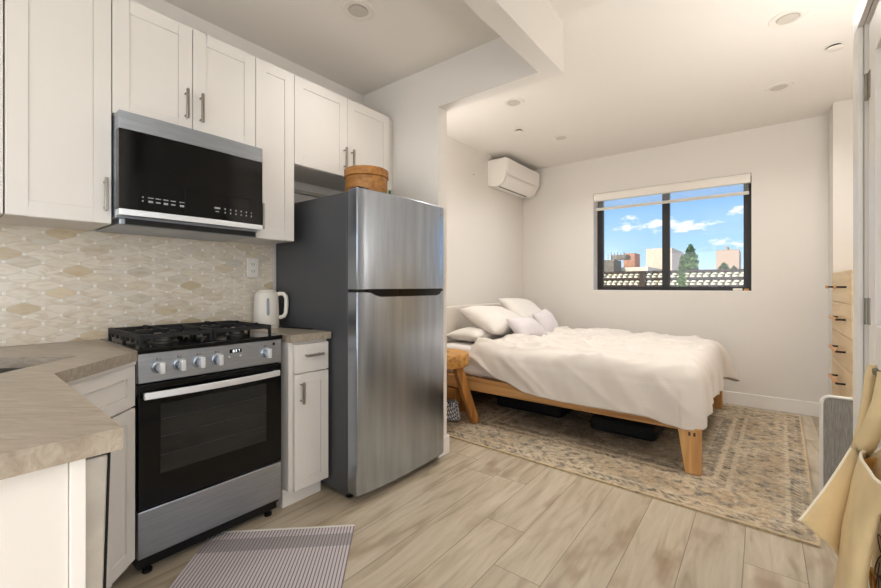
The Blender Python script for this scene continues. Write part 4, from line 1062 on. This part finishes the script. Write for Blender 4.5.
MB().tube([(x, y0 + .002, z) for x, z in pp] + [(pp[0][0], y0 + .002, pp[0][1])], .0075, 8).build('piping', 'piping_white', br_, smooth=True)
MB().box(a0 + .06, a1 - .012, y1 + .001, 3.36, .14, .40).build('seat', 'grey_fabric', ar, bevel=.03, seg=3)
for x in (a0 + .26, a1 - .06):
    for y in (y0 + .07, 3.31): MB().cyl((x, y, 0), (x, y, .1395), .014, .02, 12).build('leg', 'stool_leg_wood', ar)

# ---------------------------------------------------------------- tote bags hanging on the closet knobs
tb = thing('canvas_tote_bag', (.22, 1.40, .73), 'cream canvas tote bag with wide straps hanging on the closet door knobs', 'bag')
secs = [(.735, 1.22, 1.486, .190, .258), (.66, 1.278, 1.484, .176, .214), (.56, 1.293, 1.478, .160, .200), (.44, 1.31, 1.465, .148, .184), (.33, 1.325, 1.452, .140, .170), (.22, 1.34, 1.44, .134, .160)]
def bag1(u, v):
    k = v * (len(secs) - 1); i = min(int(k), len(secs) - 2); f_ = k - i
    z, ya, yb2, xa, xb_ = [secs[i][j] * (1 - f_) + secs[i + 1][j] * f_ for j in range(5)]
    a = 2 * PI * u; cx, cy = (xa + xb_) / 2, (ya + yb2) / 2
    c_, s_ = math.cos(a), math.sin(a); p = .75
    x = cx + (xb_ - xa) / 2 * math.copysign(abs(c_) ** p, c_); y = cy + (yb2 - ya) / 2 * math.copysign(abs(s_) ** p, s_)
    zz = z + (.055 * max(0, c_) * (1 - v) ** 3)
    return (x + .004 * noise.noise((x * 30, y * 18, z * 9)), y, zz)
b = MB(); b.grid(bag1, 48, 24, True)
ends = [v for v in b.bm.verts if len(v.link_edges) == 3 and v.co.z < .3]
b.build('body', 'tote_canvas', tb, smooth=True, solid=.004, ang=60)
b = MB(); b.tube([Vector(bag1(i / 40, 0)) for i in range(41)], .0035, 6); b.build('rim_hem', 'tote_edge', tb, smooth=True)
b = MB(); b.grid(lambda u, v: (lambda q_: ((q_[0] - .226) * (.86 - .3 * v) + .228, (q_[1] - 1.388) * (.9 - .3 * v) + 1.388, q_[2] - .012 - .09 * v))(bag1(u, 0)), 32, 6, True)
b.build('lining', 'tote_lining', tb, smooth=True, solid=.002, ang=60)
# flared gusset
T0, T1, T2, T3 = Vector((.188, 1.492, .748)), Vector((.076, 1.402, .548)), Vector((.157, 1.466, .452)), Vector((.200, 1.488, .736))
def gus(u, v):
    top_ = T0.lerp(T1, u); bot = T3.lerp(T2, u); p_ = top_.lerp(bot, v)
    return p_ + Vector((.012, -.012, 0)) * math.sin(PI * v) * u + Vector((0, 0, -.010)) * math.sin(PI * u) * (1 - v)
b = MB(); b.grid(gus, 16, 12); gu = b.build('gusset', 'tote_canvas', tb, smooth=True, solid=.004, ang=180)
b = MB(); b.tube([gus(i / 20, 0) for i in range(21)], .003, 6); b.build('edge_hem', 'tote_edge', gu, smooth=True)
# straps
def strap(pts, half, name):
    b = MB(); b.ribbon([(p_, h_) for p_, h_ in pts], 0); return b.build(name, 'tote_canvas', tb, smooth=True, solid=.004, ang=180)
hw = Vector((.004, .022, .006)); hz_ = Vector((.016, .0, .0))
hx_ = Vector((.019, -.002, -.004))
strap([((.197, 1.470, .690), hw), ((.203, 1.468, .752), hx_), ((.217, 1.435, .82), hx_), ((.226, 1.412, .872), hx_), ((.232, 1.430, .915), hz_), ((.238, 1.455, .936), hz_), ((.240, 1.470, .938), hz_), ((.244, 1.488, .925), hz_), ((.252, 1.492, .87), Vector((.006, .012, 0))), ((.255, 1.44, .79), hw)], 0, 'strap')
hw2 = Vector((.010, .006, .0))
strap([((.190, 1.487, .735), hw2), ((.205, 1.521, .781), hw2), ((.2215, 1.572, .846), hw2), ((.232, 1.610, .900), hw2), ((.238, 1.624, .930), hw2), ((.240, 1.634, .932), hw2), ((.244, 1.642, .90), hw2), ((.252, 1.605, .84), hw2), ((.258, 1.545, .78), hw2), ((.255, 1.475, .745), hw2)], 0, 'strap')
# second bag with line drawings, hanging lower beside it
pb = thing('printed_tote_bag', (.240, 1.42, .58), 'beige tote bag with leaf line drawings half hidden behind the cream canvas bag', 'bag')
ZB2 = .575
def b2x(v): return .016 + .012 * math.sin(PI * v)
def bag2(u, v):
    a = 2 * PI * u; c_, s_ = math.cos(a), math.sin(a); p = .6
    return (.243 + b2x(v) * math.copysign(abs(c_) ** p, c_), 1.415 + .112 * math.copysign(abs(s_) ** p, s_), ZB2 - .43 * v)
b = MB(); b.grid(bag2, 40, 16, True); b.build('body', 'tote_print_bag', pb, smooth=True, solid=.003, ang=60)
def onbag(y, z):
    return Vector((.243 - b2x((ZB2 - z) / .43) - .0022, y, z))
def drawn(pts, name, mat, r=.0013):
    MB().tube([onbag(y, z) for y, z in pts], r, 6).build(name, mat, pb, smooth=True)
def leafpts(cy, cz, L_, W_, ang_):
    o_ = []
    for i in range(25):
        t_ = i / 24 * 2 * PI; a = math.cos(t_) * L_; b_ = math.sin(t_) * W_ * (1 - .35 * math.cos(t_)); o_.append((cy + a * math.cos(ang_) - b_ * math.sin(ang_), cz + a * math.sin(ang_) + b_ * math.cos(ang_)))
    return o_
drawn(leafpts(1.415, .540, .030, .012, .2), 'leaf_outline', 'ink_dark'); drawn(leafpts(1.40, .488, .045, .020, -.7), 'leaf_outline', 'ink_dark'); drawn(leafpts(1.36, .44, .045, .022, .8), 'leaf_outline', 'ink_dark')
drawn(leafpts(1.445, .428, .032, .020, .5), 'ochre_petal', 'ink_ochre', .004); drawn([(1.43, .36), (1.42, .41), (1.41, .45), (1.40, .50)], 'stem_line', 'ink_dark')
strapb = MB(); strapb.ribbon([((.272, 1.415, .575), (0, .014, 0)), ((.272, 1.43, .70), (0, .013, 0)), ((.272, 1.45, .83), (0, .012, .004)), ((.271, 1.470, .926), (.0, .010, .0))], 0)
strapb.build('strap', 'tote_print_bag', pb, smooth=True, solid=.002, ang=180)

# ---------------------------------------------------------------- outside the window
struct(MB().box(-60, 60, 6.0, 140, -9.2, -9.0).build('ground_outside', 'city_ground'))
ty = 8.05
ts = thing('tiled_roof_screen', (-1.2, ty, .9), 'cream barrel-tile roof parapet with dark timber rails outside the window', 'roof screen')
def rail(z0, z1, name='timber_rail'): MB().box(-3.6, .6, ty - .10, ty + .06, z0, z1).build(name, 'roof_timber', ts)
rail(1.385, 1.420); rail(1.265, 1.297); rail(.93, 1.165)
def tilerow(z, h=.044, sh=0):
    b = MB(); w_ = .096; n = 43
    for i in range(n):
        x0 = -3.55 + i * w_ + sh + random.uniform(-.005, .005)
        def fn(u, v, x0=x0):
            a = PI * u; return (x0 + .045 - .045 * math.cos(a), ty - .02 - .055 * math.sin(a) - .03 * (1 - v), z + h * v)
        b.grid(fn, 8, 2)
    return b.build('tile_course', 'roof_tile_cream', ts, smooth=True, solid=.008, ang=60)
for k, z in enumerate((1.170, 1.217, 1.300, 1.345)): tilerow(z, .040, .02 * (k % 2))
MB().box(-3.6, .6, ty + .0, ty + .05, .9, 1.385).build('backing', 'roof_timber', ts)
for px in (-1.67,): MB().box(px - .045, px + .045, ty - .13, ty + .05, .9, 1.40).build('post', 'roof_timber', ts)
def building(name, x0, x1, y0, y1, z0, z1, mat, label, extra=None):
    r = thing(name, ((x0 + x1) / 2, (y0 + y1) / 2, z0), label, 'building', 'buildings beyond the roof screen')
    MB().box(x0, x1, y0, y1, z0, z1).build('walls', mat, r)
    MB().box(x0, x1, y0, y1, z1, z1 + .25).build('parapet', mat, r)
    if extra: extra(r)
    return r
def at(u, v, y):  # a direction through the window turned into a place at depth y
    s_ = (u - 440.5) / 409.8; a = math.radians(38.116); dx, dy = -math.sin(a) + math.cos(a) * s_, math.cos(a) + math.sin(a) * s_
    t_ = y / dy; return dx * t_, 1.152 + (286 - v) / 409.8 * t_
def ex_windows(x0, x1, y0, zs, nx, mat='roof_dark'):
    def f_(r):
        for z in zs:
            for i in range(nx):
                xx = x0 + (i + .5) * (x1 - x0) / nx; MB().box(xx - .5, xx + .5, y0 - .06, y0 + .02, z, z + 1.1).build('window', mat, r)
    return f_
x0, z1 = at(716, 252, 70); x1, _ = at(739, 252, 70)
building('apartment_tower', x0, x1, 70, 78, -9, z1, 'stucco_tan', 'tan flat-roofed tower far beyond the tree', lambda r: MB().box(x0 + 1, x1 - 1.4, 72, 76, z1 + .25, z1 + .9).build('penthouse', 'stucco_tan', r))
x0b, z1b = at(646, 249, 36); x1b, _ = at(672, 249, 36)
building('stucco_block', x0b, x1b, 36, 42, -9, z1b - .25, 'stucco_pink', 'tall pink stucco block behind the window mullion')
x0c, z1c = at(604, 263, 30); x1c, _ = at(648, 263, 30)
def roofstuff(r):
    MB().box(x0c + .4, x0c + 1.4, 30.2, 31.5, z1c + .25, z1c + .55).build('roof_hatch', 'roof_dark', r)
building('flat_roof_building', x0c, x1c, 30, 35, -9, z1c - .6, 'stucco_cream', 'low cream flat-roofed building with roof equipment past the roof screen', roofstuff)
xa, za = at(607, 262, 29); xb2, zb2 = at(618, 256, 29)
building('grey_roof_house', xa, xb2, 28, 29.8, -9, zb2 - .55, 'roof_dark', 'dark grey rooftop room with antennas near the window edge')
xa, za = at(627, 255, 33); xb2, _ = at(638, 255, 33)
building('terracotta_penthouse', xa, xb2, 32, 33.6, z1c - .34, za - .2, 'terracotta', 'small terracotta rooftop room between the grey roof and pink block')
xa, za = at(597, 266, 44); xb2, _ = at(606, 266, 44)
building('terracotta_house', xa, xb2, 44, 48, -9, za - .25, 'terracotta', 'terracotta roofed house at the edge of the window frame')
an = thing('roof_antennas', (-9, 28.4, 2), 'row of thin antennas on the grey rooftop', 'antenna')
for i in range(6):
    xx, zz = at(608 + i * 3.2, 257, 28.9); MB().cyl((xx, 28.9, zb2 - .32), (xx, 28.9, zz + .25 + .1 * (i % 2)), .03, seg=6).build('mast', 'roof_dark', an)
def tree(x, y, ztop, zbot, rx, label, mat, seed, name='cypress_tree', nl=900):
    rnd = random.Random(seed); r = thing(name, (x, y, -9), label, 'tree', 'trees beyond the roof screen')
    MB().cyl((x, y, -9), (x, y, zbot + .1), min(.16, rx * .3), min(.08, rx * .2), 8).build('trunk', 'trunk_brown', r)
    b = MB()
    for i in range(nl):
        h_ = rnd.random(); z = zbot + (ztop - zbot) * h_; rad = rx * (min(1, (1 - h_) * 2.2) ** .65) * (.6 + .4 * rnd.random())
        a = rnd.random() * 2 * PI; k = math.sqrt(rnd.random()); p_ = Vector((x + rad * k * math.cos(a), y + rad * k * math.sin(a), z)); s_ = .016 + .075 * rx
        d_ = Vector((rnd.uniform(-1, 1), rnd.uniform(-1, 1), rnd.uniform(.2, 1.4))).normalized() * s_ * 1.3; w_ = d_.orthogonal().normalized() * s_ * .6
        v_ = [b.bm.verts.new(p_ - d_), b.bm.verts.new(p_ + w_), b.bm.verts.new(p_ + d_), b.bm.verts.new(p_ - w_)]; b.bm.faces.new(v_)
    b.build('crown', mat, r)
    return r
tx_, tz_ = at(690.5, 245, 9.6); _, tzb = at(690, 288, 9.6); tree(tx_, 9.6, tz_, tzb, .19, 'tall pointed green cypress in the middle of the window view', 'leaf_green', 3, nl=1100)
tx_, tz_ = at(682, 256, 6.9); _, tzb = at(690, 292, 6.9); tree(tx_, 6.9, tz_, tzb, .065, 'short slim cypress standing beside the tall one', 'leaf_green', 5, nl=420)
tx_, tz_ = at(724, 263, 24); _, tzb = at(724, 275, 24); tree(tx_, 24, tz_, tzb - .5, .45, 'low round shrub in front of the tan tower', 'leaf_dark', 8, 'round_shrub', 500)
tx_, tz_ = at(734, 266, 22); tree(tx_, 22, tz_, tzb - .5, .28, 'small low shrub near the window frame', 'leaf_dark', 9, 'round_shrub', 300)
for (x, y) in ((-1.72, 1.47),): downlight_lamp(x, y, 13)
for (x, y) in ((-1.589, 2.99), (-1.59, 3.99), (.113, 2.99), (.099, 3.99)): downlight_lamp(x, y, 36 if x < 0 else 30)
